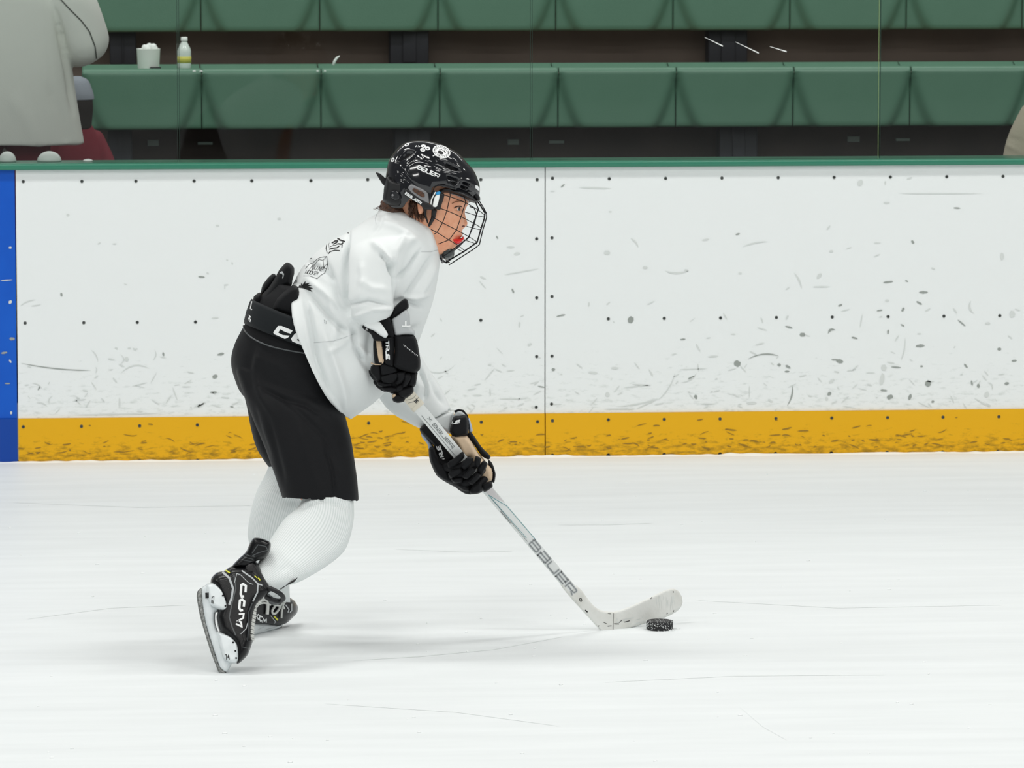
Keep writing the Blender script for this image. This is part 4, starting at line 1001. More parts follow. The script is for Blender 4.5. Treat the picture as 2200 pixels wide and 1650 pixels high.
# ------------------------------------------------------------------ pants
hips = [(585, 610, 668, 646, 0, .10), (556, 640, 706, 706, 0, .125), (529, 690, 728, 778, 0, .148), (503, 742, 738, 850, 0, .155), (497, 785, 738, 895, 0, .155), (512, 835, 742, 915, 0, .14)]
nl = [(508, 800, 738, 875, -.07, .085), (524, 850, 746, 905, -.085, .10), (545, 905, 756, 945, -.10, .10), (567, 960, 762, 985, -.115, .098), (588, 1018, 768, 1032, -.13, .094), (606, 1071, 771, 1077, -.14, .092)]
fl = [(508, 800, 690, 860, .07, .085), (527, 862, 700, 890, .085, .085), (538, 920, 710, 925, .095, .083), (552, 965, 716, 955, .10, .08), (578, 1004, 722, 985, .10, .076)]
parts = [loft(hips, 30, 60, 2.3)[:2], loft(nl, 30, 60, 2.4, inset=(0, 30))[:2], loft(fl, 26, 56, 2.3, inset=(0, 26))[:2]]
V, F = remesh(parts, .004, 6)
pc = [([(545, 740), (530, 800), (540, 850)], 9, -.006), ([(560, 830), (600, 850), (660, 870), (705, 900)], 6, -.007, .6), ([(590, 840), (640, 880), (700, 940), (730, 1000)], 7, -.005, .5), ([(575, 900), (590, 960), (610, 1040)], 8, -.006),
      ([(640, 900), (660, 980), (690, 1070)], 10, .006), ([(560, 745), (548, 790), (560, 850), (590, 900)], 8, .006), ([(700, 960), (715, 1010), (722, 1074)], 5, -.006, .6), ([(545, 870), (560, 930), (580, 990)], 6, -.004), ([(530, 760), (600, 790), (660, 820)], 12, .004)]
V = creases(V, F, pc, [(7, .004, (1, 1, .6))])
pants = obj('hockey_shorts', V, F, M['pants'], SK)
# belt band round the hips
b0 = crom([(540, 642, 735, 722, 0, .160), (531, 668, 737, 752, 0, .163), (524, 694, 738, 778, 0, .163)], 7)
segs = 90; thb = np.arange(segs) / segs * 2 * np.pi; rings = []
cfg = [(0, .95), (0, 1.0), (1, 1.012), (3, 1.015), (5, 1.012), (6, 1.0), (6, .95)]
for bi, k in cfg:
    r_ = b0[bi]; mx, my = (r_[0] + r_[2]) / 2, (r_[1] + r_[3]) / 2; hx_, hy_ = (r_[2] - r_[0]) / 2 * k, (r_[3] - r_[1]) / 2 * k
    c = spow(np.cos(thb), 2 / 2.6); s = spow(np.sin(thb), 2 / 2.6)
    nb = np.maximum(0, -s); rings.append(P_np(mx + hx_ * c - 2 * nb, my + hy_ * c + 2 * nb, r_[5] * k * s))
V = np.concatenate(rings); m_ = len(cfg)
F = [(i * segs + k, i * segs + (k + 1) % segs, ((i + 1) % m_) * segs + (k + 1) % segs, ((i + 1) % m_) * segs + k) for i in range(m_) for k in range(segs)]
belt = obj('waistband', V, F, M['belt'], pants)
# piping line under the belt
q = crom([(523, 700, -.02), (527, 712, -.09), (545, 728, -.13), (575, 742, -.158), (615, 752, -.166), (660, 760, -.168)], 20)
MB().tube([P(*a) for a in q], .0022, 6).build('piping', M['bootg'], pants, True)
def z7(pts): return zp(500, 540, .1455, pts)
pillow('tail_pad', z7([(365, 850), (420, 690), (600, 430), (690, 270), (790, 165), (850, 180), (905, 240), (908, 330), (880, 430), (868, 500), (750, 560), (650, 660), (520, 850), (440, 870)]), -.02, .055, 11, M['pants'], pants, step=2.5)
pillow('tail_pad', z7([(415, 600), (440, 500), (520, 390), (590, 330), (632, 345), (640, 430), (500, 600), (430, 640)]), .02, .04, 7, M['pants'], pants, step=2.5)
pillow('tail_pad', z7([(300, 760), (310, 670), (370, 618), (420, 610), (440, 720), (380, 870), (320, 860)]), -.01, .05, 8, M['pants'], pants, step=2.5)
pillow('kidney_pad', z7([(740, 600), (880, 500), (980, 540), (1040, 800), (1060, 1080), (800, 960), (560, 880), (640, 700)]), -.085, .05, 12, M['pants'], pants, step=3)
pillow('zip_toggle', z7([(690, 320), (730, 295), (765, 330), (750, 400), (720, 415), (730, 350)]), -.072, .004, 2, M['jgrey'], pants, step=1.5)
def gtext(): pass
cc_ = [('s', z7([(870, 1190), (850, 1225), (760, 1262), (690, 1230), (640, 1180), (690, 1120), (860, 1175)])[0:0] or z7([(815, 1190), (680, 1130), (628, 1180), (680, 1232), (800, 1270)]), 5.4)]
cc_ = [('p', z7([(600, 1195), (670, 1100), (720, 1100), (885, 1170), (855, 1215), (800, 1200), (745, 1175), (705, 1150), (672, 1200), (740, 1235), (790, 1240), (840, 1245), (815, 1275), (770, 1290), (610, 1220)])),
       ('p', z7([(860, 1290), (920, 1210), (970, 1210), (1110, 1270), (1085, 1310), (1010, 1262), (985, 1262), (945, 1310), (1090, 1370), (1060, 1400), (880, 1330)]))]
decal('lettering', cc_, [belt], M['print'], pants, off=.0015, step=2.5)
decal('lettering', write('76', z7([(225, 1000)])[0], z7([(262, 1040)])[0], EF((2.2, -9.0)), 1.6) + [('s', z7([(262, 850), (285, 740)]), 2.2), ('s', z7([(270, 860), (290, 860)]), 2.4)], [belt, pants], M['print'], pants, off=.0015, step=2)

# ------------------------------------------------------------------ jersey
tor = [(812, 458, 872, 452, 0, .055), (782, 474, 925, 488, 0, .115), (745, 498, 943, 530, 0, .150), (708, 520, 944, 580, 0, .165), (680, 542, 932, 640, 0, .168), (656, 566, 912, 700, 0, .168),
       (641, 588, 890, 750, 0, .172, -2, 2), (633, 605, 855, 805, 0, .180, -10, 8), (628, 612, 810, 858, 0, .190, -22, 14), (633, 617, 752, 901, 0, .200, -34, 14, -10, 5)]
slv = [(800, 500, 905, 500, -.04, .06), (770, 515, 905, 512, -.09, .075), (745, 545, 878, 540, -.125, .078), (739, 590, 858, 596, -.15, .078), (740, 632, 850, 640, -.165, .076), (750, 668, 846, 668, -.17, .07), (775, 700, 836, 684, -.17, .055)]
fsl = [(890, 690, 830, 760, .06, .06), (902, 745, 806, 800, .09, .062), (918, 785, 812, 846, .11, .064), (945, 830, 846, 888, .11, .064), (968, 880, 903, 920, .09, .052)]
parts = [loft(tor, 44, 72, 2.35, inset=(0, 22))[:2], loft(slv, 30, 52, 2.3, inset=(0, 10))[:2], loft(fsl, 26, 48, 2.3, inset=(0, 10))[:2]]
V, F = remesh(parts, .004, 8)
jc = [([(752, 500), (742, 560), (742, 640), (752, 676)], 5, -.012, .9), ([(842, 560), (846, 600), (846, 650)], 4, -.012, -.8), ([(815, 540), (835, 562), (846, 590)], 5, -.014, .6), ([(800, 520), (822, 545), (840, 570)], 7, .008),
      ([(875, 500), (850, 540), (845, 575)], 7, .006), ([(780, 470), (850, 485), (905, 520)], 8, .004), ([(905, 540), (880, 575), (856, 600)], 5, -.008, .5), ([(935, 545), (905, 590), (870, 640), (850, 650)], 6, -.008, -.4),
      ([(942, 560), (915, 610), (895, 640)], 7, .006), ([(925, 630), (890, 640), (860, 640)], 5, .006), ([(855, 655), (880, 650), (905, 660)], 4, -.006),
      ([(650, 615), (690, 660), (730, 700), (755, 715)], 8, -.011, .7), ([(660, 600), (700, 630), (740, 665), (757, 700)], 8, .008), ([(700, 560), (716, 600), (730, 640), (755, 700)], 7, -.008, .5),
      ([(655, 630), (672, 700), (686, 780), (712, 850)], 7, -.010, .7), ([(690, 700), (712, 760), (735, 830), (742, 880)], 10, .008), ([(756, 715), (735, 740), (700, 760)], 6, .004), ([(760, 700), (765, 745), (790, 790)], 6, -.010, .6),
      ([(735, 690), (760, 740), (800, 770)], 8, .006), ([(800, 700), (790, 760), (800, 820)], 8, -.006), ([(705, 640), (722, 700), (720, 735)], 6, .005), ([(850, 700), (870, 720), (898, 700)], 7, -.006),
      ([(768, 600), (800, 620), (835, 622)], 8, .003), ([(745, 655), (790, 645), (835, 655)], 5, -.007, .5), ([(760, 680), (800, 664), (838, 664)], 4, .006), ([(775, 560), (780, 600), (770, 650)], 9, .004),
      ([(905, 790), (920, 830), (912, 860)], 5, -.010, .6), ([(880, 800), (900, 830), (890, 870)], 8, .006), ([(925, 800), (935, 840), (955, 870)], 6, -.007), ([(845, 850), (880, 860), (910, 890)], 7, -.005), ([(660, 560), (690, 580), (716, 600)], 6, -.006),
      ([(905, 455), (925, 500), (935, 540)], 5, .003), ([(822, 455), (818, 480), (800, 500)], 5, -.004), ([(655, 690), (668, 760), (700, 840), (740, 896)], 3, .004)]
jc = [(c[0], c[1], c[2] * 1.9) + tuple(c[3:]) for c in jc]
V = creases(V, F, jc, [(6, .006, (1, 1, .7)), (14, .0025, (1, 1, .6))])
jersey = obj('jersey', V, F, M['jersey'], SK)
pillow('sleeve_cuff', [(908, 906), (939, 893), (974, 883), (972, 905), (967, 932), (945, 920)], .075, .030, 8, M['jersey'], jersey, step=2.5)
# seams and hem stitch
pillow('cuff_flap', zp(480, 440, .291, [(1030, 880), (1060, 840), (1110, 838), (1160, 870), (1215, 955), (1195, 985), (1150, 960), (1110, 930), (1060, 910)]), -.215, .010, 5, M['jersey'], jersey, step=2.5)
decals('seam', [('s', [(674, 736), (715, 733), (738, 726), (757, 719)], .8), ('s', [(905, 541), (925, 541), (944, 536)], .8), ('s', [(812, 455), (806, 470), (808, 482)], .7)], [jersey], M['jgrey'], jersey, off=.0008, step=3)
def zb(pts): return zp(620, 440, .1212, pts)
sk_ = []
def S(pts, w_): sk_.append(('s', zb(pts), w_))
S([(265, 1260), (370, 1260), (505, 1310), (570, 1250), (640, 1210), (672, 1140), (690, 1040), (680, 915), (560, 935), (500, 970), (430, 1030), (360, 1060), (300, 1130)], .8)
S([(410, 1050), (460, 1070), (490, 1020), (540, 970), (610, 985), (625, 1080), (620, 1120), (670, 1135)], .8); S([(680, 915), (610, 985)], .7); S([(690, 1040), (640, 1090), (620, 1120)], .7); S([(690, 1040), (706, 1150)], .9)
for tx, a, b_, h in (('MAINE', (370, 1150), (590, 1180), (50, -75)), ('HOCKEY', (290, 1220), (520, 1250), (30, -60))): sk_ += write(tx, zb([a])[0], zb([b_])[0], EF(h) * .1212, .7)
for pts, w_ in (([(795, 545), (850, 590), (910, 615)], 2.6), ([(770, 640), (820, 605), (850, 600)], 2.0), ([(765, 680), (830, 640), (880, 640)], 2.6), ([(790, 700), (850, 670), (870, 650)], 2.2), ([(900, 620), (960, 640), (1000, 655)], 3.0),
                ([(880, 690), (930, 700), (970, 670)], 2.4), ([(720, 790), (790, 770), (860, 760), (900, 730)], 2.2), ([(850, 700), (900, 690), (950, 700), (945, 760)], 1.8), ([(740, 740), (800, 720), (850, 720)], 1.2), ([(800, 545), (740, 620), (715, 700), (720, 760)], .7),
                ([(700, 870), (740, 830), (820, 805), (910, 815)], 1.8), ([(680, 700), (665, 770), (685, 850)], 1.6)): S(pts, w_)
S([(915, 465), (960, 500), (1010, 490), (1070, 505)], 1.5); S([(1020, 450), (1030, 400), (1070, 380), (1100, 410), (1060, 440)], 1.0); S([(1060, 480), (1090, 450), (1130, 440), (1110, 400)], 1.6); S([(1080, 360), (1170, 350)], 1.4); S([(1050, 400), (1080, 440), (1110, 470)], 1.0)
S([(410, 850), (460, 810), (520, 785)], 1.4); S([(550, 715), (600, 690)], .9); S([(615, 690), (655, 672)], 1.2); S([(240, 1020), (300, 975), (350, 950)], 1.1); S([(350, 975), (410, 945)], 1.4); S([(120, 1115), (200, 1090), (290, 1085)], .9); S([(100, 1200), (185, 1188)], 1.4)
sk_.append(('p', zb([(165, 1470), (200, 1420), (215, 1440), (235, 1380), (250, 1420), (300, 1350), (300, 1400), (385, 1380), (340, 1420), (415, 1430), (350, 1450), (440, 1480), (380, 1490), (425, 1545), (340, 1510), (260, 1480)])))
n0 = next(i for i, s_ in enumerate(sk_) if s_[2:] == (2.6,)); decal('back_print', sk_[:n0], [jersey], M['ink'], jersey, off=.0010, step=1.6); decal('back_print', sk_[n0:-1], [jersey], M['ink'], jersey, off=.0010, step=1.6); decal('back_print', sk_[-1:], [jersey], M['ink'], jersey, off=.0010, step=1.6)
sk_ = write('S5', zb([(85, 1370)])[0], zb([(150, 1372)])[0], EF((0, -7)), 1.1) + write('YI', (696, 694), (702, 697), EF((0, -7)), .7)
decal('small_print', sk_, [jersey], M['inkg'], jersey, off=.0010, step=1.6)

# ------------------------------------------------------------------ socks
st = [(640, 1050, 764, 1050, -.14, .075), (648, 1066, 760, 1072, -.15, .075), (646, 1082, 760, 1112, -.17, .074), (634, 1096, 754, 1150, -.19, .072), (612, 1114, 741, 1182, -.22, .070), (592, 1140, 715, 1206, -.26, .066), (574, 1170, 682, 1228, -.31, .060),
      (560, 1200, 642, 1250, -.36, .050), (546, 1226, 604, 1264, -.40, .042), (532, 1240, 588, 1284, -.415, .034)]
V, F, UV = loft(st, 60, 96, 2.15, caps=(0, 0))
V = creases(V, F, [([(640, 1095), (690, 1076), (745, 1088)], 5, -.007, .7), ([(650, 1085), (700, 1072), (750, 1078)], 4, .006), ([(655, 1092), (700, 1083), (750, 1100)], 3, .004), ([(690, 1200), (740, 1160), (757, 1110)], 7, .002), ([(600, 1230), (620, 1215), (640, 1240)], 6, -.003)], [(9, .003, (1, 1, 1))])
obj('sock', V, F, M['sock'], SK, uvs=UV)
st = [(582, 990, 690, 975, .10, .066), (570, 1020, 682, 1010, .10, .068), (552, 1055, 668, 1055, .10, .068), (541, 1090, 655, 1095, .10, .066), (534, 1130, 640, 1140, .11, .062), (534, 1160, 630, 1175, .12, .056), (548, 1200, 628, 1210, .14, .048), (566, 1260, 622, 1255, .17, .042), (576, 1290, 624, 1294, .215, .036)]
V, F, UV = loft(st, 60, 96, 2.15, caps=(0, 0))
V = creases(V, F, [([(560, 1050), (580, 1035), (600, 1050)], 4, -.003), ([(556, 1070), (590, 1060), (640, 1075)], 4, .003), ([(600, 1080), (650, 1075), (680, 1085)], 6, -.005)], [(9, .003, (1, 1, 1))])
obj('sock', V, F, M['sock'], SK, uvs=UV)

# ------------------------------------------------------------------ near skate
def z5(pts): return zp(410, 1120, .2061, pts)
wn = lambda px, py: -.415 - .095 * (np.asarray(py) - 1240) / 200
nb_ = pillow('skate', z5([(205, 645), (215, 590), (270, 535), (350, 515), (420, 470), (540, 462), (660, 470), (740, 540), (800, 670), (862, 700), (800, 770), (700, 860), (660, 960), (640, 1100), (636, 1200), (648, 1240), (600, 1380), (560, 1430), (500, 1480), (470, 1475), (440, 1300), (300, 1150), (265, 1000), (300, 850), (230, 690)]), wn, .043, 20, M['boot'], SK, step=3)
B_ = nb_
pillow('tendon_guard', z5([(425, 480), (500, 390), (575, 320), (618, 225), (660, 172), (740, 178), (832, 222), (826, 310), (780, 378), (675, 420), (655, 480), (560, 500)]), -.40, .034, 11, M['boot'], B_, step=2.5)
decals('guard_panel', [('s', z5([(640, 330), (700, 245), (780, 260), (800, 300), (700, 330), (640, 360)]), 2.0), ('s', z5([(520, 400), (640, 420)]), 1.2), ('s', z5([(540, 370), (650, 395)]), 1.2), ('s', z5([(560, 345), (665, 370)]), 1.2)], [bpy.data.objects['tendon_guard']], M['bootg'], B_)
whp = lambda px, py: wn(px, py)
hd = pillow('blade_holder', z5([(195, 660), (260, 700), (300, 800), (290, 930), (255, 960), (255, 1060), (290, 1160), (400, 1240), (440, 1400), (420, 1500), (370, 1572), (300, 1520), (215, 1270), (150, 1050), (118, 850), (112, 700), (150, 668)]), wn, .012, 7, M['holder'], B_, step=3)
h1 = pillow('holder_pedestal', z5([(150, 670), (205, 640), (260, 645), (335, 710), (385, 830), (396, 905), (345, 942), (262, 912), (190, 860)]), wn, .046, 8, M['holder'], B_, step=2.5)
h2 = pillow('holder_pedestal', z5([(272, 1150), (340, 1160), (430, 1200), (490, 1270), (508, 1350), (505, 1430), (475, 1480), (400, 1475), (330, 1420), (285, 1270)]), wn, .046, 8, M['holder'], B_, step=2.5)
pillow('steel_runner', z5([(62, 800), (70, 730), (102, 698), (122, 702), (128, 850), (168, 1080), (222, 1270), (300, 1500), (372, 1572), (332, 1592), (288, 1570), (196, 1330), (98, 1000)]), wn, .0035, 2, M['steel'], B_, step=3)
mb = MB()
for (x, y) in ((332, 775), (360, 883), (440, 1263), (464, 1352), (472, 1425)):
    x, y = z5([(x, y)])[0]; decal('rivet', [('p', ell(x, y, 2.0, 2.0, 0, 12))], [h1, h2], M['hole'], B_, off=.0012)
x, y = z5([(332, 775)])[0]
decal('holder_mark', [('p', z5([(150, 745), (188, 742), (188, 800), (152, 805)]))] + write('S2', z5([(215, 850)])[0], z5([(222, 775)])[0], EF((4.2, 1)), 1.1) + write('74', z5([(365, 1440)])[0], z5([(408, 1440)])[0], EF((-2, -10)), 1.6), [hd, h1, h2], M['ink'], B_, off=.001, step=2)
decals('trim', [('s', z5([(330, 530), (400, 590), (440, 700), (425, 800), (400, 870)]), 4.5), ('s', z5([(530, 515), (640, 590), (700, 655), (695, 740), (645, 835)]), 3.0), ('s', z5([(700, 655), (755, 668)]), 3.0),
               ('s', z5([(590, 1060), (575, 1120), (520, 1175)]), 1.6), ('s', z5([(455, 640), (480, 545), (520, 560), (600, 640), (650, 660)]), 1.4)], [B_], M['jgrey'], B_, off=.0014)
decals('panel_line', [('s', z5([(450, 560), (470, 700), (430, 850), (400, 1000), (430, 1100), (470, 1190)]), 2.6), ('s', z5([(640, 850), (600, 950), (600, 1100), (590, 1250)]), 2.2), ('s', z5([(540, 1310), (620, 1330)]), 1.5), ('s', z5([(650, 480), (740, 600), (790, 690)]), 2.2)], [B_], M['bootg'], B_, off=.001)
L5 = lambda pts, w_: ('s', z5(pts), w_)
ccm = [L5([(570, 740), (574, 675), (545, 655), (527, 665), (520, 760), (530, 785), (555, 782)], 5.0), L5([(552, 890), (558, 835), (535, 815), (512, 825), (505, 905), (520, 930), (545, 925)], 5.0), L5([(470, 1068), (532, 1100), (522, 1050), (488, 1040), (545, 1010), (552, 965), (500, 968)], 3.6)]
decal('lettering', ccm, [B_], M['print'], B_, off=.0018, step=2)
decal('yellow_mark', [L5([(365, 512), (408, 540)], 3), L5([(665, 570), (690, 590)], 2), L5([(700, 590), (722, 615)], 3)], [B_], M['yelp'], B_, off=.0018, step=2)
# near laces up the front edge
mb = MB(); r2 = random.Random(2)
zz = crom([(770, 745), (740, 800), (705, 850), (668, 900), (660, 980), (648, 1060), (640, 1140), (640, 1230)], 30)
zzp = zp(410, 1120, .2061, zz)
prev = None
for i, (x, y) in enumerate(zzp):
    w = wn(x, y) - .012
    s_ = 1 if i % 2 else -1
    mb.tube([P(x - 5, y - 2, w - .006), P(x + 1.5, y + s_ * 1.0, w - .006), P(x + 3, y + 1, w + .02)], .0026, 6)
mb.tube([P(x, y, wn(x, y) - .012) for x, y in zzp], .0024, 6)
mb.tube([P(*q) for q in ((570, 1275, -.44), (562, 1262, -.45), (556, 1280, -.455), (548, 1290, -.46))], .0028, 6)
mb.build('laces', M['lace'], B_, True)
# tongue loop and strap tip
mb = MB(); q = crom([(566, 1262, -.44), (580, 1264, -.46), (600, 1274, -.46), (609, 1285, -.44), (600, 1291, -.42), (580, 1287, -.42), (568, 1280, -.43)], 24)
mb.tube([P(*a) for a in q], .0065, 10); mb.build('tongue', M['shellm'], B_, True)
pillow('tongue_tip', z5([(905, 700), (960, 655), (1040, 630), (1115, 583), (1075, 635), (1000, 670), (940, 710)]), -.40, .006, 2, M['shellm'], B_, step=2)

pillow('boot_cuff', z5([(560, 440), (650, 400), (700, 440), (765, 560), (835, 690), (780, 770), (650, 640), (540, 520)]), lambda px, py: wn(px, py) + .01, .048, 9, M['boot'], B_, step=2.5)
# ------------------------------------------------------------------ far skate (on the ice)
wf = lambda px, py: .12 + .0020 * (np.asarray(px) - 530)
fb_ = pillow('skate', z5([(560, 900), (640, 840), (700, 800), (800, 770), (900, 740), (1000, 778), (1080, 828), (1116, 890), (1104, 960), (1000, 1060), (900, 1087), (760, 1075), (600, 1070), (545, 1000)]), wf, .043, 16, M['boot'], SK, step=3)
pillow('boot_cuff', z5([(740, 690), (800, 640), (980, 690), (1000, 780), (900, 850), (740, 830)]), lambda px, py: wf(px, py) - .01, .042, 12, M['boot'], fb_, step=2.5)
pillow('tongue', z5([(770, 730), (850, 690), (960, 735), (985, 830), (900, 890), (790, 860)]), lambda px, py: wf(px, py) - .03, .034, 9, M['bootg'], fb_, step=2.2)
fh_ = pillow('blade_holder', z5([(560, 1066), (700, 1060), (800, 1066), (905, 1082), (960, 1078), (930, 1110), (820, 1148), (660, 1192), (560, 1215)]), wf, .014, 5, M['holder'], fb_, step=2.5)
pillow('steel_runner', z5([(540, 1195), (660, 1168), (800, 1130), (940, 1085), (945, 1108), (820, 1153), (660, 1200), (540, 1228)]), wf, .003, 2, M['steel'], fb_, step=2.5)
decal('holder_mark', [L5([(690, 1075), (760, 1090), (860, 1085)], 1.2), L5([(700, 1130), (760, 1100)], 1.0), L5([(780, 1130), (900, 1095)], 1.0)], [fh_], M['jgrey'], fb_, off=.001)
decal('lettering', [L5([(715, 985), (700, 970), (685, 990), (700, 1020), (715, 1015)], 2), L5([(745, 1000), (725, 985), (710, 1010), (725, 1040), (740, 1035)], 2.4), L5([(745, 1055), (755, 1010), (770, 1040), (785, 1010), (785, 1055)], 2.2)], [fb_], M['print'], fb_, off=.0015, step=2)
decal('yellow_mark', [L5([(865, 990), (905, 1030)], 3.2)], [fb_], M['yelp'], fb_, off=.0015, step=2)
decals('trim', [L5([(830, 985), (885, 1050)], 1.4), L5([(1050, 860), (1050, 930), (1030, 950)], 2.4), L5([(985, 870), (1020, 920), (1010, 950)], 2.4), L5([(870, 1062), (885, 1045)], 1.4)], [fb_], M['jgrey'], fb_, off=.0015)
mb = MB()
for pts, r_ in (([(690, 850), (720, 830), (800, 820), (850, 830)], .0034), ([(790, 800), (800, 880), (795, 970)], .0052), ([(690, 870), (760, 850), (830, 870)], .003), ([(930, 830), (880, 880), (845, 940), (870, 965), (910, 930), (940, 870), (960, 820)], .0034),
                ([(960, 690), (1000, 740), (990, 820), (960, 880), (950, 930), (945, 1010)], .0028), ([(930, 760), (980, 800), (960, 870), (975, 910)], .003), ([(1010, 690), (1000, 780), (970, 860)], .0034), ([(770, 740), (780, 790), (760, 820)], .003),
                ([(820, 760), (900, 800), (970, 820)], .003), ([(830, 850), (870, 870), (930, 880)], .003)):
    q = crom(z5(pts), 14); mb.tube([P(x, y, float(wf(x, y)) - .052) for x, y in q], r_, 8)
mb.build('laces', M['lace'], fb_, True)

# ------------------------------------------------------------------ gloves
def z3g(pts): return zp(760, 620, .2787, pts)
ga = pillow('glove', z3g([(120, 630), (150, 585), (240, 575), (300, 585), (480, 655), (475, 745), (458, 765), (458, 800), (405, 842), (380, 868), (320, 870), (300, 800), (235, 792), (190, 740), (130, 685)]), -.125, .038, 16, M['glove'], SK, step=3)
NG = [ # near glove pads: poly, w, T, r
 ([(165, 245), (275, 220), (312, 370), (250, 380), (255, 345)], -.185, .018, 5), ([(65, 290), (90, 283), (180, 340), (240, 375), (305, 378), (240, 402), (160, 402), (130, 350), (75, 312)], -.205, .012, 4),
 ([(240, 378), (312, 378), (306, 590), (290, 602), (238, 575), (234, 450)], -.175, .022, 6), ([(152, 395), (238, 395), (242, 582), (162, 575)], -.165, .020, 5),
 ([(310, 365), (350, 355), (460, 356), (490, 410), (503, 480), (515, 562), (510, 622), (472, 650), (400, 640), (335, 618), (302, 590), (315, 480)], -.165, .034, 12),
 ([(132, 600), (170, 580), (208, 592), (218, 700), (180, 708), (130, 650)], -.155, .020, 7), ([(205, 582), (260, 578), (320, 600), (340, 640), (290, 665), (215, 672)], -.165, .020, 6), ([(212, 675), (290, 650), (345, 650), (340, 700), (280, 735), (222, 720)], -.168, .018, 6),
 ([(180, 712), (240, 725), (300, 720), (290, 752), (220, 760), (185, 745)], -.158, .018, 5), ([(215, 760), (290, 755), (345, 765), (335, 795), (260, 798), (225, 785)], -.155, .018, 5), ([(330, 650), (395, 640), (400, 690), (360, 735), (318, 735), (335, 700)], -.172, .018, 6),
 ([(385, 660), (430, 652), (445, 690), (405, 755), (365, 765), (385, 710)], -.170, .018, 6), ([(435, 655), (482, 656), (478, 740), (430, 755), (420, 735)], -.158, .018, 6), ([(385, 765), (455, 750), (460, 800), (405, 845), (350, 838), (345, 790)], -.155, .022, 8),
 ([(300, 838), (345, 812), (395, 830), (388, 870), (340, 882), (303, 868)], -.150, .020, 7), ([(115, 630), (135, 640), (205, 715), (180, 712), (125, 672)], -.140, .014, 4), ([(345, 740), (385, 730), (385, 790), (330, 800), (320, 770)], -.158, .018, 6)]
for f in near_f + [near_t]:
    V, F = limb([P(q[0] + (4 if f is not near_t else 0), q[1] - (4 if f is not near_t else 0), q[2] + (.012 if f is not near_t else 0)) for q in f], [.011, .0115, .011, .0095], 12, 12); obj('finger', V, F, M['glove'], ga)
pads = []
for i, (po, w_, T_, r_) in enumerate(NG): pads.append(pillow('cuff_pad' if i < 3 else ('wrist_roll' if i < 5 else 'finger_roll'), z3g(po), w_, T_, r_ * .8, M['glove'], ga, step=2.4))
pillow('palm', z3g([(170, 405), (215, 410), (232, 560), (205, 575), (190, 560)]), -.183, .005, 2, M['palm'], ga, step=2.2)
pillow('palm', z3g([(292, 820), (320, 805), (335, 830), (305, 850)]), -.150, .02, 5, M['palm'], ga, step=2.2)
gg = pillow('gauntlet', z3g([(288, 240), (330, 210), (400, 160), (430, 200), (437, 290), (472, 330), (465, 360), (390, 362), (315, 362)]), -.165, .028, 6, M['jgrey'], ga, step=2.6)
pillow('cuff_flap', z3g([(275, 228), (320, 138), (385, 80), (415, 88), (422, 150), (350, 195), (298, 238)]), -.165, .018, 5, M['glove'], ga, step=2.4)
mb = MB(); mb.tube([P(*q) for q in ((797, 780, -.17), (806, 783, -.175), (818, 783, -.18), (823, 778, -.186), (824, 772, -.186))], .0018, 6); mb.build('lace', M['palm'], ga, True)
decal('lettering', write('TRU3', z3g([(246, 402)])[0], z3g([(252, 548)])[0], EF((6.5, 0)), 2.0, gap=.18), [pads[2]], M['print'], ga, off=.0012, step=2)
decal('lettering', write('F', z3g([(372, 290)])[0], z3g([(372, 235)])[0], EF((16, .5)), 3.6), [gg], M['print'], ga, off=.0012, step=2)
dots = [('p', ell(*z3g([(385 + k * 9.5, 435 + k * 7.5)])[0], .75, 1.2, .5, 8)) for k in range(12)]
decal('small_print', dots, [pads[4]], M['print'], ga, off=.0012, step=2)
decal('small_print', write('5', z3g([(92, 322)])[0], z3g([(104, 330)])[0], EF((1.2, -4)), 1.0), [pads[1]], M['print'], ga, off=.0012, step=2)

def z6(pts): return zp(860, 780, .1818, pts)
gb = pillow('glove', z6([(335, 1015), (390, 985), (480, 1100), (640, 1120), (700, 1000), (830, 1110), (950, 1110), (1080, 1250), (1085, 1400), (1090, 1460), (990, 1525), (950, 1530), (850, 1552), (700, 1490), (560, 1420), (430, 1330), (350, 1160)]), .05, .045, 14, M['glove'], SK, step=3)
pillow('palm', z6([(600, 860), (790, 855), (950, 1105), (1082, 1250), (1086, 1380), (970, 1430), (930, 1300), (830, 1120), (760, 1115), (690, 1000)]), .02, .030, 10, M['palm'], gb, step=2.6)
pillow('finger_roll', z6([(785, 850), (842, 820), (960, 990), (1066, 1100), (1042, 1142), (960, 1098), (880, 980)]), .035, .026, 6, M['glove'], gb, step=2.4)
pillow('finger_roll', z6([(1042, 1142), (1085, 1180), (1112, 1250), (1127, 1320), (1112, 1412), (1084, 1402), (1092, 1290), (1042, 1200)]), .035, .022, 4, M['glove'], gb, step=2.2)
c1 = pillow('cuff_pad', z6([(228, 775), (300, 716), (342, 728), (480, 920), (625, 1100), (640, 1140), (560, 1180), (470, 1170), (400, 1010), (390, 972), (250, 830)]), .05, .034, 7, M['glove'], gb, step=2.4)
pillow('gauntlet', z6([(245, 825), (300, 850), (395, 985), (395, 1000), (335, 1012), (320, 960), (255, 872)]), .065, .020, 4, M['jblue'], gb, step=2.2)
c2 = pillow('cuff_pad', z6([(625, 640), (700, 628), (782, 618), (806, 700), (806, 830), (790, 856), (650, 886), (583, 812)]), .02, .036, 8, M['glove'], gb, step=2.4)
pillow('cuff_lining', z6([(622, 642), (648, 590), (690, 560), (745, 578), (778, 622), (700, 650)]), .05, .034, 5, M['jgrey'], gb, step=2.4)
MB().tube([P(x, y, w_) for x, y, w_ in [(a, b_, .04) for a, b_ in z6([(640, 575), (690, 556), (740, 565), (785, 620), (808, 700), (808, 780)])]], .0032, 8).build('cuff_binding', M['glove'], gb, True)
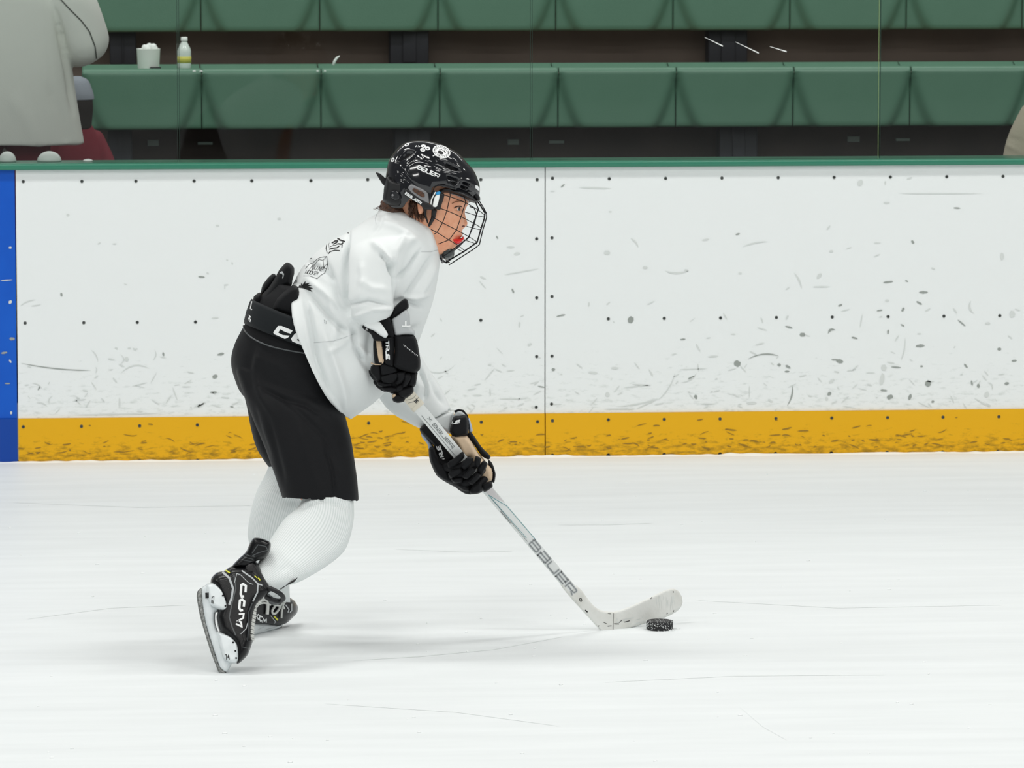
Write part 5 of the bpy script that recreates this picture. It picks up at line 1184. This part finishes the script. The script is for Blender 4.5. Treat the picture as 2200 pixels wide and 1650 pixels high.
pillow('gauntlet', z6([(798, 650), (820, 660), (856, 800), (812, 832), (806, 740)]), .05, .020, 3, M['jblue'], gb, step=2.2)
FG = [([(335, 1018), (400, 1000), (470, 1180), (560, 1245), (595, 1340), (735, 1372), (700, 1450), (560, 1420), (430, 1330), (352, 1165)], .02, .040, 9), ([(560, 1175), (640, 1120), (735, 1045), (762, 1100), (730, 1150), (640, 1230), (570, 1240)], -.045, .018, 6),
 ([(722, 1225), (745, 1160), (800, 1108), (862, 1128), (842, 1190), (765, 1262)], -.06, .018, 6), ([(875, 1180), (890, 1098), (955, 1128), (932, 1232), (890, 1225)], -.055, .018, 6), ([(908, 1262), (975, 1155), (1034, 1188), (975, 1312)], -.045, .018, 6),
 ([(728, 1340), (840, 1238), (888, 1268), (795, 1372)], -.060, .018, 6), ([(798, 1400), (905, 1298), (952, 1330), (855, 1442)], -.052, .018, 6), ([(565, 1310), (600, 1270), (705, 1245), (745, 1290), (600, 1362)], -.05, .018, 6),
 ([(600, 1370), (735, 1345), (730, 1410), (640, 1420)], -.04, .018, 5), ([(680, 1462), (700, 1420), (800, 1450), (832, 1520), (750, 1512)], -.025, .018, 6), ([(818, 1525), (860, 1440), (955, 1400), (952, 1530), (850, 1553)], -.035, .020, 7), ([(963, 1442), (1062, 1398), (1092, 1462), (992, 1527)], -.02, .022, 6)]
for i, (po, w_, T_, r_) in enumerate(FG): pillow('backhand_roll' if i == 0 else 'finger_roll', z6(po), w_, T_, r_ * .8, M['glove'], gb, step=2.3)
for f in far_f + [far_t]:
    V, F = limb([P(q[0] + (3 if f is not far_t else -8), q[1] + (4 if f is not far_t else 0), q[2] + (.012 if f is not far_t else -.01)) for q in f], [.011, .0115, .011, .0095], 12, 12); obj('finger', V, F, M['glove'] if f is not far_t else M['palm'], gb)
decal('lettering', write('TRU3', z6([(530, 1150)])[0], z6([(465, 972)])[0], EF((-7, 1.5)), 2.0, gap=.18), [c1, bpy.data.objects['backhand_roll']], M['print'], gb, off=.0012, step=2)
decal('lettering', write('U3', z6([(612, 722)])[0], z6([(705, 703)])[0], EF((1.2, -5.6)), 1.9, gap=.15), [c2], M['print'], gb, off=.0012, step=2)

# ================================================================== STICK
def wst(t): return -.105 + t * (.235 + .105)
def SP(t, off=0.0, wo=0.0):  # t 0 at the top hand, 1 at the heel; off px across
    x = 868 + (1296 - 868) * t; y = 838 + (1348 - 838) * t
    n_ = np.array((510, -428)) / 665.8
    return (x + n_[0] * off, y + n_[1] * off, wst(t) + wo)
STK = thing('hockey_stick', tuple(Pz(1296, 1357)), 'white hockey stick held in both gloves, its blade behind the puck', 'hockey stick')
def bar(t0, t1, hw0, hw1, dep, bev=2.0, n=30):
    rows = []
    for i in range(n + 1):
        t = t0 + (t1 - t0) * i / n; h = hw0 + (hw1 - hw0) * i / n; d = dep
        b_ = bev
        for (o, w_) in ((h, -d + .002), (h - b_, -d), (-h + b_, -d), (-h, -d + .002), (-h, d - .002), (-h + b_, d), (h - b_, d), (h, d - .002)):
            rows.append(P(*SP(t, o, w_)))
    F = [(i * 8 + k, i * 8 + (k + 1) % 8, (i + 1) * 8 + (k + 1) % 8, (i + 1) * 8 + k) for i in range(n) for k in range(8)] + [tuple(range(8))[::-1], tuple(n * 8 + k for k in range(8))]
    return rows, F
V, F = bar(-.06, .842, 12.6, 10.6, .0105, 4.0); shf = obj('shaft', V, F, M['shaft'], STK, True); smooth_by_angle(shf, 30)
V, F = bar(-.075, .065, 15, 14.6, .014, 5); tp = obj('grip_tape', V, F, M['tape'], STK, True); smooth_by_angle(tp, 30)
V, F = bar(.062, .075, 15.4, 14.8, .0145, 5); obj('tape_ring', V, F, M['tape'], STK, True)
decal('lettering', write('NI', (899, 862), (893, 868), EF((-5, -5)), 1.6)[:3], [tp], M['ink'], STK, off=.0008, step=2)
decal('tape_line', [('s', [(877, 866), (893, 862), (903, 848)], .9), ('s', [(873, 860), (888, 856), (897, 843)], .6)], [tp], M['inkg'], STK, off=.0008, step=2)
u = np.array((428, 510)) / 665.8; nrm = np.array((510, -428)) / 665.8
def along(t, off): x, y, _ = SP(t, off); return (x, y)
decal('lettering', write('BaUER', along(.145, -1.5), along(.245, -1.5), nrm * 6.5, 1.3, gap=.2) + [('s', [along(.118, -1), along(.133, 5)], 1.1), ('s', [along(.133, -1), along(.118, 5)], 1.1)], [shf], M['inkg'], STK, off=.0008, step=2)
decal('shaft_graphic', [('s', [along(.435, -6), along(.50, 9)], 1.1), ('s', [along(.50, 9), along(.64, 10)], .9), ('s', [along(.435, -6), along(.62, -3)], .9)], [shf], M['teal'], STK, off=.0008, step=3)
decal('shaft_graphic', [('p', [along(.40, -8), along(.40, 10), along(.485, 10), along(.435, -5)])], [shf], M['shaftg'], STK, off=.0005, step=4)
decal('shaft_graphic', [('s', [along(.10, -6.5), along(.39, -6.5)], 1.0), ('s', [along(.44, -6.2), along(.63, -6.2)], .8), ('s', [along(.50, -8.6), along(.55, -8.6)], 1.6)], [shf], M['inkg'], STK, off=.0007, step=4)
def zs(pts): return zp(1020, 1020, .2303, pts)
def wb(px, py):
    x = np.asarray(px, float); t = np.clip((x - 1296) / 170, 0, 1.1)
    return -.105 + .34 * np.clip((x - 868) / 428, 0, 1) + .12 * t + .03 * t * t
bl = [ (1010, 1095), (1060, 1165), (1110, 1222), (1170, 1262), (1290, 1280), (1420, 1240), (1640, 1140), (1780, 1075), (1850, 1062), (1900, 1085), (1930, 1135), (1938, 1190), (1920, 1240), (1870, 1285), (1780, 1330), (1600, 1385), (1420, 1440), (1300, 1468), (1210, 1472), (1160, 1440), (1060, 1330), (960, 1220), (880, 1130)]
blz = zs(bl); blz = [along(.80, -10.4), along(.80, 10.4), along(.84, 11.2), (1237.6, 1257), (1248, 1267)] + blz
V, F = pillow_raw(blz, wb, .0062, 3.0, step=3); bld = obj('blade', V, F, M['blade'], STK)
decal('lettering', write('BaUER', along(.640, -7.0), along(.857, -7.0), nrm * 14.5, 1.0, gap=.2), [shf, bld], M['inkg'], STK, off=.0009, step=2)
sh = []
for s_ in write('BaUER', along(.640, -7.0), along(.857, -7.0), nrm * 14.5, 4.4, gap=.2): sh.append(s_)
lg = decal('lettering', sh, [shf, bld], M['jgrey'], STK, off=.0005, step=2)
sm_ = [('s', ell(*along(.885, 1), 2.2, 3.6, -.3, 14) + [ell(*along(.885, 1), 2.2, 3.6, -.3, 14)[0]], 1.5)]
decal('small_print', sm_, [shf, bld], M['ink'], STK, off=.0008, step=2)
smk = lambda pts, w_, mi=0: ('s', zs(pts), w_, mi)
decal('blade_marks', [smk([(1030, 1262), (1052, 1282)], 2.6), smk([(1175, 1450), (1195, 1462)], 3), smk([(1210, 1462), (1238, 1464)], 2.2), smk([(1240, 1412), (1275, 1408)], 1.4), smk([(1300, 1390), (1345, 1392)], 1.8), smk([(1345, 1380), (1375, 1355)], 1.2), smk([(1395, 1375), (1445, 1362)], 1.6),
      smk([(1295, 1290), (1292, 1380), (1290, 1455)], .7), smk([(1850, 1280), (1858, 1265)], 1.4), smk([(1852, 1100), (1850, 1085)], 1.2), smk([(1640, 1155), (1655, 1143)], 1.6), smk([(1150, 1418), (1158, 1405)], 1.6), smk([(1200, 1375), (1230, 1390)], 1.0), smk([(1240, 1292), (1270, 1298)], .9),
      smk([(1932, 1200), (1925, 1235), (1905, 1262)], 1.4), smk([(1790, 1300), (1800, 1290)], 1.2)], [bld], M['ink'], STK, off=.0008, step=2)
r2 = random.Random(4)
decal('blade_streaks', [smk([(x, y), (x + 2, y + r2.uniform(25, 90))], .6) for x, y in [(r2.uniform(1680, 1880), r2.uniform(1120, 1200)) for _ in range(14)]] + [smk([(x, y), (x + r2.uniform(-15, 40), y + r2.uniform(-10, 6))], r2.uniform(.6, 1.6)) for x, y in [(r2.uniform(1310, 1620), r2.uniform(1330, 1400)) for _ in range(26)]], [bld], M['scuff2'], STK, off=.0006, step=2)

# ================================================================== PUCK
c = Pz(1417, 1352); c.z = 0
mb = MB(); R_ = .0381; n = 72; prof = [(R_ - .0025, 0), (R_ - .0006, .001), (R_, .003), (R_, .0222), (R_ - .0006, .0244), (R_ - .0025, .0254), (R_ - .012, .0256)]
lathe(mb, tuple(c), prof, n); t = thing('hockey_puck', tuple(c), 'black rubber puck dusted with snow on the ice in front of the stick blade', 'puck')
mb.build('puck', M['puck'], t, True); smooth_by_angle(bpy.data.objects['puck'], 50)
mb = MB(); r2 = random.Random(9)
for _ in range(300):
    a = r2.uniform(0, 6.283); z = .0254 * r2.random() ** .7
    s_ = r2.uniform(.0004, .0012); mb.ball((c.x + (R_ + .0002) * math.cos(a), c.y + (R_ + .0002) * math.sin(a), c.z + z), s_, 0, 6, 4)
for _ in range(60):
    a = r2.uniform(0, 6.283); rr_ = R_ * r2.random() ** .5; mb.ball((c.x + rr_ * math.cos(a), c.y + rr_ * math.sin(a), .0256), r2.uniform(.0004, .0009), 0, 6, 4)
for _ in range(50):
    a = r2.uniform(-1.8, .2); rr_ = R_ + abs(r2.gauss(0, .006)) + .002; s_ = r2.uniform(.0006, .0018); mb.ball((c.x + rr_ * math.cos(a), c.y + rr_ * math.sin(a), s_ * .6), s_, 0, 6, 4)
sd = mb.build('snow_specks', M['snow'], t, True); sd['kind'] = 'stuff'

# ================================================================== SPECTATORS BEHIND THE GLASS
M['coat'] = mat('grey_wool_coat', (240, 240, 234), rough=.9, bump=(300, .4), sheen=.1)
M['coatseam'] = mat('coat_seam', (92, 94, 90), rough=.9)
M['maroon'] = mat('maroon_cloth', (112, 22, 40), rough=.8)
M['dkcloth'] = mat('dark_cloth', (30, 31, 36), rough=.85)
M['beanie'] = mat('grey_beanie', (140, 146, 156), rough=.9, bump=(200, .6))
M['beige'] = mat('beige_jacket', (214, 204, 184), rough=.85, bump=(200, .4))
M['mitt'] = mat('blue_grey_mitten', (74, 98, 112), rough=.9, bump=(200, .5))
M['child_hair'] = mat('dark_hair', (40, 34, 34), rough=.7, bump=(200, .6))
M['shoe'] = mat('dark_shoe', (30, 30, 32), rough=.5)
FLOOR_Z = .46
def figure(cx, w, H, label, turn=0.0, lean=0.0, sc=1.0):
    """standing adult or child seen from behind the glass; returns root and helper f(side m, height m, forward m)"""
    dpt = D0 + w; p0 = CAM + Fh * dpt + Rt * ((cx - 1100) * dpt / (FPX * 1.0057)); p0.z = FLOOR_Z
    t = thing('person', tuple(p0), label, 'person')
    c, s = math.cos(turn), math.sin(turn)
    ax = Rt * c + Fh * s; fw = Fh * c - Rt * s     # side axis, facing direction (away from the rink)
    f = lambda a, h, b_=0.0: p0 + ax * (a * H) + fw * (b_ * H) + Uw * (h * H)
    pcs = []
    hd_ = MB(); hd_.ball((0, 0, 0), 1, 0, 24, 16)
    hc = f(0, .93, .01); V = np.array(hd_.v) * np.array([.045, .056, .066]) * H * sc
    R3 = np.array([tuple(ax), tuple(fw), tuple(Uw)]); V = V @ R3 + np.array(hc); pcs.append((V, hd_.f))
    nz = MB(); nz.ball((0, 0, 0), 1, 0, 10, 8); V = np.array(nz.v) * np.array([.008, .014, .013]) * H * sc @ R3 + np.array(f(0, .918, .066 * sc)); pcs.append((V, nz.f))
    for sd in (-1, 1):
        e = MB(); e.ball((0, 0, 0), 1, 0, 10, 8); V = np.array(e.v) * np.array([.005, .010, .017]) * H * sc @ R3 + np.array(f(.046 * sd * sc, .925, 0)); pcs.append((V, e.f))
        pcs.append(limb([f(.05 * sd, .52), f(.055 * sd, .29, .01), f(.055 * sd, .05, -.01)], [.045 * H, .032 * H, .02 * H]))
        pcs.append(limb([f(.055 * sd, .03, -.01), f(.06 * sd, .02, .09)], [.02 * H, .016 * H]))
    pcs.append(limb([f(0, .90), f(0, .83)], [.030 * H, .030 * H])); pcs.append(limb([f(0, .52), f(0, .66), f(0, .755)], [.07 * H, .062 * H, .055 * H]))
    return t, f, pcs, ax, fw
def arm(f, sd, el, wr, H, up=.76):
    p = [limb([f(.08 * sd, up), f(*el), f(*wr)], [.024 * H, .022 * H, .016 * H])]
    w_ = f(*wr); e_ = f(*el); d = (w_ - e_).normalized(); sdv = d.cross(Uw); sdv = sdv.normalized() if sdv.length > .1 else Rt.copy()
    p.append(limb([w_, w_ + d * .045 * H], [.018 * H, .02 * H]))
    for k in range(4): q = w_ + d * .045 * H + sdv * ((k - 1.5) * .010 * H); p.append(limb([q, q + d * .025 * H, q + d * .040 * H - Uw * .012 * H], [.0062 * H, .0058 * H, .005 * H], 8, 6))
    p.append(limb([w_ + d * .02 * H, w_ + d * .04 * H + sdv * .026 * H], [.007 * H, .006 * H], 8, 5))
    return p
def loft3(rows, H, f, n=24, seg=36, ex=2.2, cap=True):
    """rows: side, height, forward, half width, half depth (fractions of H)"""
    A = crom(rows, n); V = []
    for r_ in list(A):
        for k in range(seg):
            a = 2 * math.pi * k / seg; c = spow(np.array(math.cos(a)), 2 / ex); s = spow(np.array(math.sin(a)), 2 / ex)
            V.append(tuple(f(r_[0] + r_[3] * float(c), r_[1], r_[2] + r_[4] * float(s))))
    F = [(i * seg + k, i * seg + (k + 1) % seg, (i + 1) * seg + (k + 1) % seg, (i + 1) * seg + k) for i in range(n - 1) for k in range(seg)]
    F += [tuple(range(seg))[::-1], tuple((n - 1) * seg + k for k in range(seg))]
    return np.array(V), F
def face_bits(t, f, H, hairm, sc=1.0, fringe=True):
    for sd in (-1, 1):
        c = f(.018 * sd * sc, .935, .052 * sc); mb = MB(); mb.ball(tuple(c), .0075 * H * sc, 0, 12, 8); mb.build('eye', M['eyew'], t, True)
    a, b_, c = f(-.014, .898, .060 * sc), f(0, .896, .064 * sc), f(.014, .898, .060 * sc)
    MB().tube([a, b_, c], .0025 * H, 6).build('mouth', M['lip'], t, True)

# adult in the grey coat
H = 1.72
t, f, pcs, ax, fw = figure(2, 5.15, H, 'adult in a long pale grey coat standing with back to the glass, far left', 0.0)
pcs += arm(f, 1, (.192, .60, -.01), (.10, .575, .12), H); pcs += arm(f, -1, (-.185, .60, -.01), (-.10, .575, .12), H)
V, F = remesh(pcs, .008, 3); obj('body', V, F, M['skin'], t); face_bits(t, f, H, M['hair'])
V, F = remesh([loft3([(0, .83, 0, .05, .045), (0, .815, 0, .12, .06), (0, .76, 0, .135, .078), (.0, .70, 0, .140, .085), (.0, .60, 0, .146, .09), (.0, .50, 0, .158, .095), (.002, .42, 0, .168, .10), (.004, .372, 0, .174, .102)], H, f)[:2],
                limb([f(.095, .775), f(.150, .69, -.01), f(.185, .605, -.01)], [.062 * H, .056 * H, .052 * H], 20), limb([f(.185, .605, -.01), f(.16, .585, .06), f(.115, .58, .11)], [.052 * H, .045 * H, .036 * H], 20),
                limb([f(-.095, .775), f(-.150, .69, -.01), f(-.185, .605, -.01)], [.062 * H, .056 * H, .052 * H], 20), limb([f(-.185, .605, -.01), f(-.16, .585, .06), f(-.115, .58, .11)], [.052 * H, .045 * H, .036 * H], 20)], .009, 3)
V = creases(V, F, [([(122, 30), (138, 100), (150, 160), (160, 240)], 7, -.02, .6), ([(20, 200), (60, 260), (90, 330)], 18, .008), ([(100, 180), (130, 240), (150, 330)], 12, -.008)], [(4, .006, (1, 1, .5))])
ct = obj('coat', V, F, M['coat'], t)
decal('coat_seam', [('s', [(128, -4), (150, 20), (175, 45), (192, 68), (204, 100), (208, 134)], 2.6)], [ct], M['coatseam'], t, off=.003, step=4)
V, F = loft3([(0, .86, 0, .05, .05), (0, .84, -.02, .075, .06), (0, .80, -.035, .085, .055), (0, .765, -.06, .06, .03)], H, f, 14); obj('hood', V, F, M['coat'], t)
V, F = loft3([(0, 1.0, 0, .012, .014), (0, .985, -.005, .035, .042), (0, .95, -.014, .051, .052), (0, .90, -.022, .052, .046), (0, .86, -.028, .045, .034), (0, .84, -.03, .03, .02)], H, f, 18); obj('hair', V, F, M['hair'], t)
V, F = remesh([limb([f(.05 * s_, .52), f(.055 * s_, .29, .01), f(.055 * s_, .04, -.01)], [.058 * H, .045 * H, .035 * H]) for s_ in (-1, 1)], .009, 2); obj('trousers', V, F, M['maroon'], t)
for s_ in (-1, 1):
    V, F = limb([f(.055 * s_, .024, -.03), f(.06 * s_, .022, .05), f(.062 * s_, .018, .115)], [.024 * H, .026 * H, .018 * H]); obj('shoe', V, F, M['shoe'], t)

# small child in beanie and maroon jacket
H = .83
t, f, pcs, ax, fw = figure(160, 5.95, H, 'small child in grey beanie and maroon jacket beside the grey coat', .35, sc=1.35)
pcs += arm(f, 1, (.125, .60, -.02), (.13, .50, -.07), H, up=.72); pcs += arm(f, -1, (-.12, .60, .05), (-.12, .52, .10), H, up=.72)
V, F = remesh(pcs, .006, 3); obj('body', V, F, M['skin'], t); face_bits(t, f, H, M['child_hair'], 1.35)
V, F = loft3([(0, 1.04, 0, .02, .02), (0, 1.02, 0, .055, .06), (0, .965, -.004, .075, .085), (0, .935, -.006, .080, .088), (0, .93, -.006, .078, .086)], H, f, 16); obj('beanie', V, F, M['beanie'], t)
V, F = loft3([(0, .95, -.022, .066, .068), (0, .90, -.028, .070, .066), (0, .84, -.03, .066, .056), (0, .79, -.03, .06, .05)], H, f, 12); obj('hair', V, F, M['child_hair'], t)
V, F = remesh([loft3([(0, .82, 0, .05, .06), (0, .79, 0, .08, .08), (0, .68, 0, .11, .095), (0, .54, 0, .12, .10), (0, .46, 0, .12, .10)], H, f)[:2],
               limb([f(.085, .735), f(.135, .61, -.02), f(.135, .51, -.08)], [.05 * H, .05 * H, .04 * H]), limb([f(-.10, .745), f(-.15, .62, .05), f(-.13, .52, .10)], [.05 * H, .05 * H, .04 * H])], .007, 3)
obj('jacket', V, F, M['maroon'], t)
V, F = limb([f(.14, .50, -.09), f(.12, .47, -.12)], [.04 * H, .035 * H]); obj('mitten', V, F, M['mitt'], t)
V, F = remesh([limb([f(.06 * s_, .50), f(.065 * s_, .28, .01), f(.065 * s_, .06, -.01)], [.07 * H, .06 * H, .05 * H]) for s_ in (-1, 1)], .007, 2); obj('trousers', V, F, M['dkcloth'], t)

# person in the beige jacket at the right photo edge
H = 1.02
t, f, pcs, ax, fw = figure(2288, 4.95, H, 'person in a beige jacket, only one sleeve showing at the right photo edge', 0.0)
pcs += arm(f, 1, (.16, .52, -.02), (.10, .45, .10), H); pcs += arm(f, -1, (-.165, .50, -.02), (-.10, .45, .10), H)
V, F = remesh(pcs, .008, 3); obj('body', V, F, M['skin'], t); face_bits(t, f, H, M['hair'])
V, F = remesh([loft3([(0, .82, 0, .05, .05), (0, .80, 0, .11, .06), (0, .70, 0, .13, .08), (0, .55, 0, .14, .09), (0, .40, 0, .15, .095)], H, f)[:2],
               limb([f(.105, .75), f(.155, .64, -.01), f(.170, .52, -.02), f(.11, .46, .08)], [.05 * H, .055 * H, .052 * H, .036 * H], 20), limb([f(-.105, .75), f(-.150, .64, -.01), f(-.168, .52, -.02), f(-.11, .46, .08)], [.05 * H, .055 * H, .052 * H, .036 * H], 20)], .009, 3)
V = creases(V, F, [([(2160, 310), (2180, 320), (2205, 335)], 4, .006), ([(2165, 295), (2185, 300), (2205, 310)], 3, -.005)], [(5, .006, (1, 1, .7))])
obj('jacket', V, F, M['beige'], t)
V, F = loft3([(0, 1.0, 0, .012, .014), (0, .985, -.005, .035, .042), (0, .95, -.014, .051, .052), (0, .90, -.022, .050, .044), (0, .87, -.028, .04, .03)], H, f, 18); obj('hair', V, F, M['child_hair'], t)
V, F = remesh([limb([f(.05 * s_, .52), f(.055 * s_, .29, .01), f(.055 * s_, .04, -.01)], [.058 * H, .045 * H, .035 * H]) for s_ in (-1, 1)], .009, 2); obj('trousers', V, F, M['dkcloth'], t)
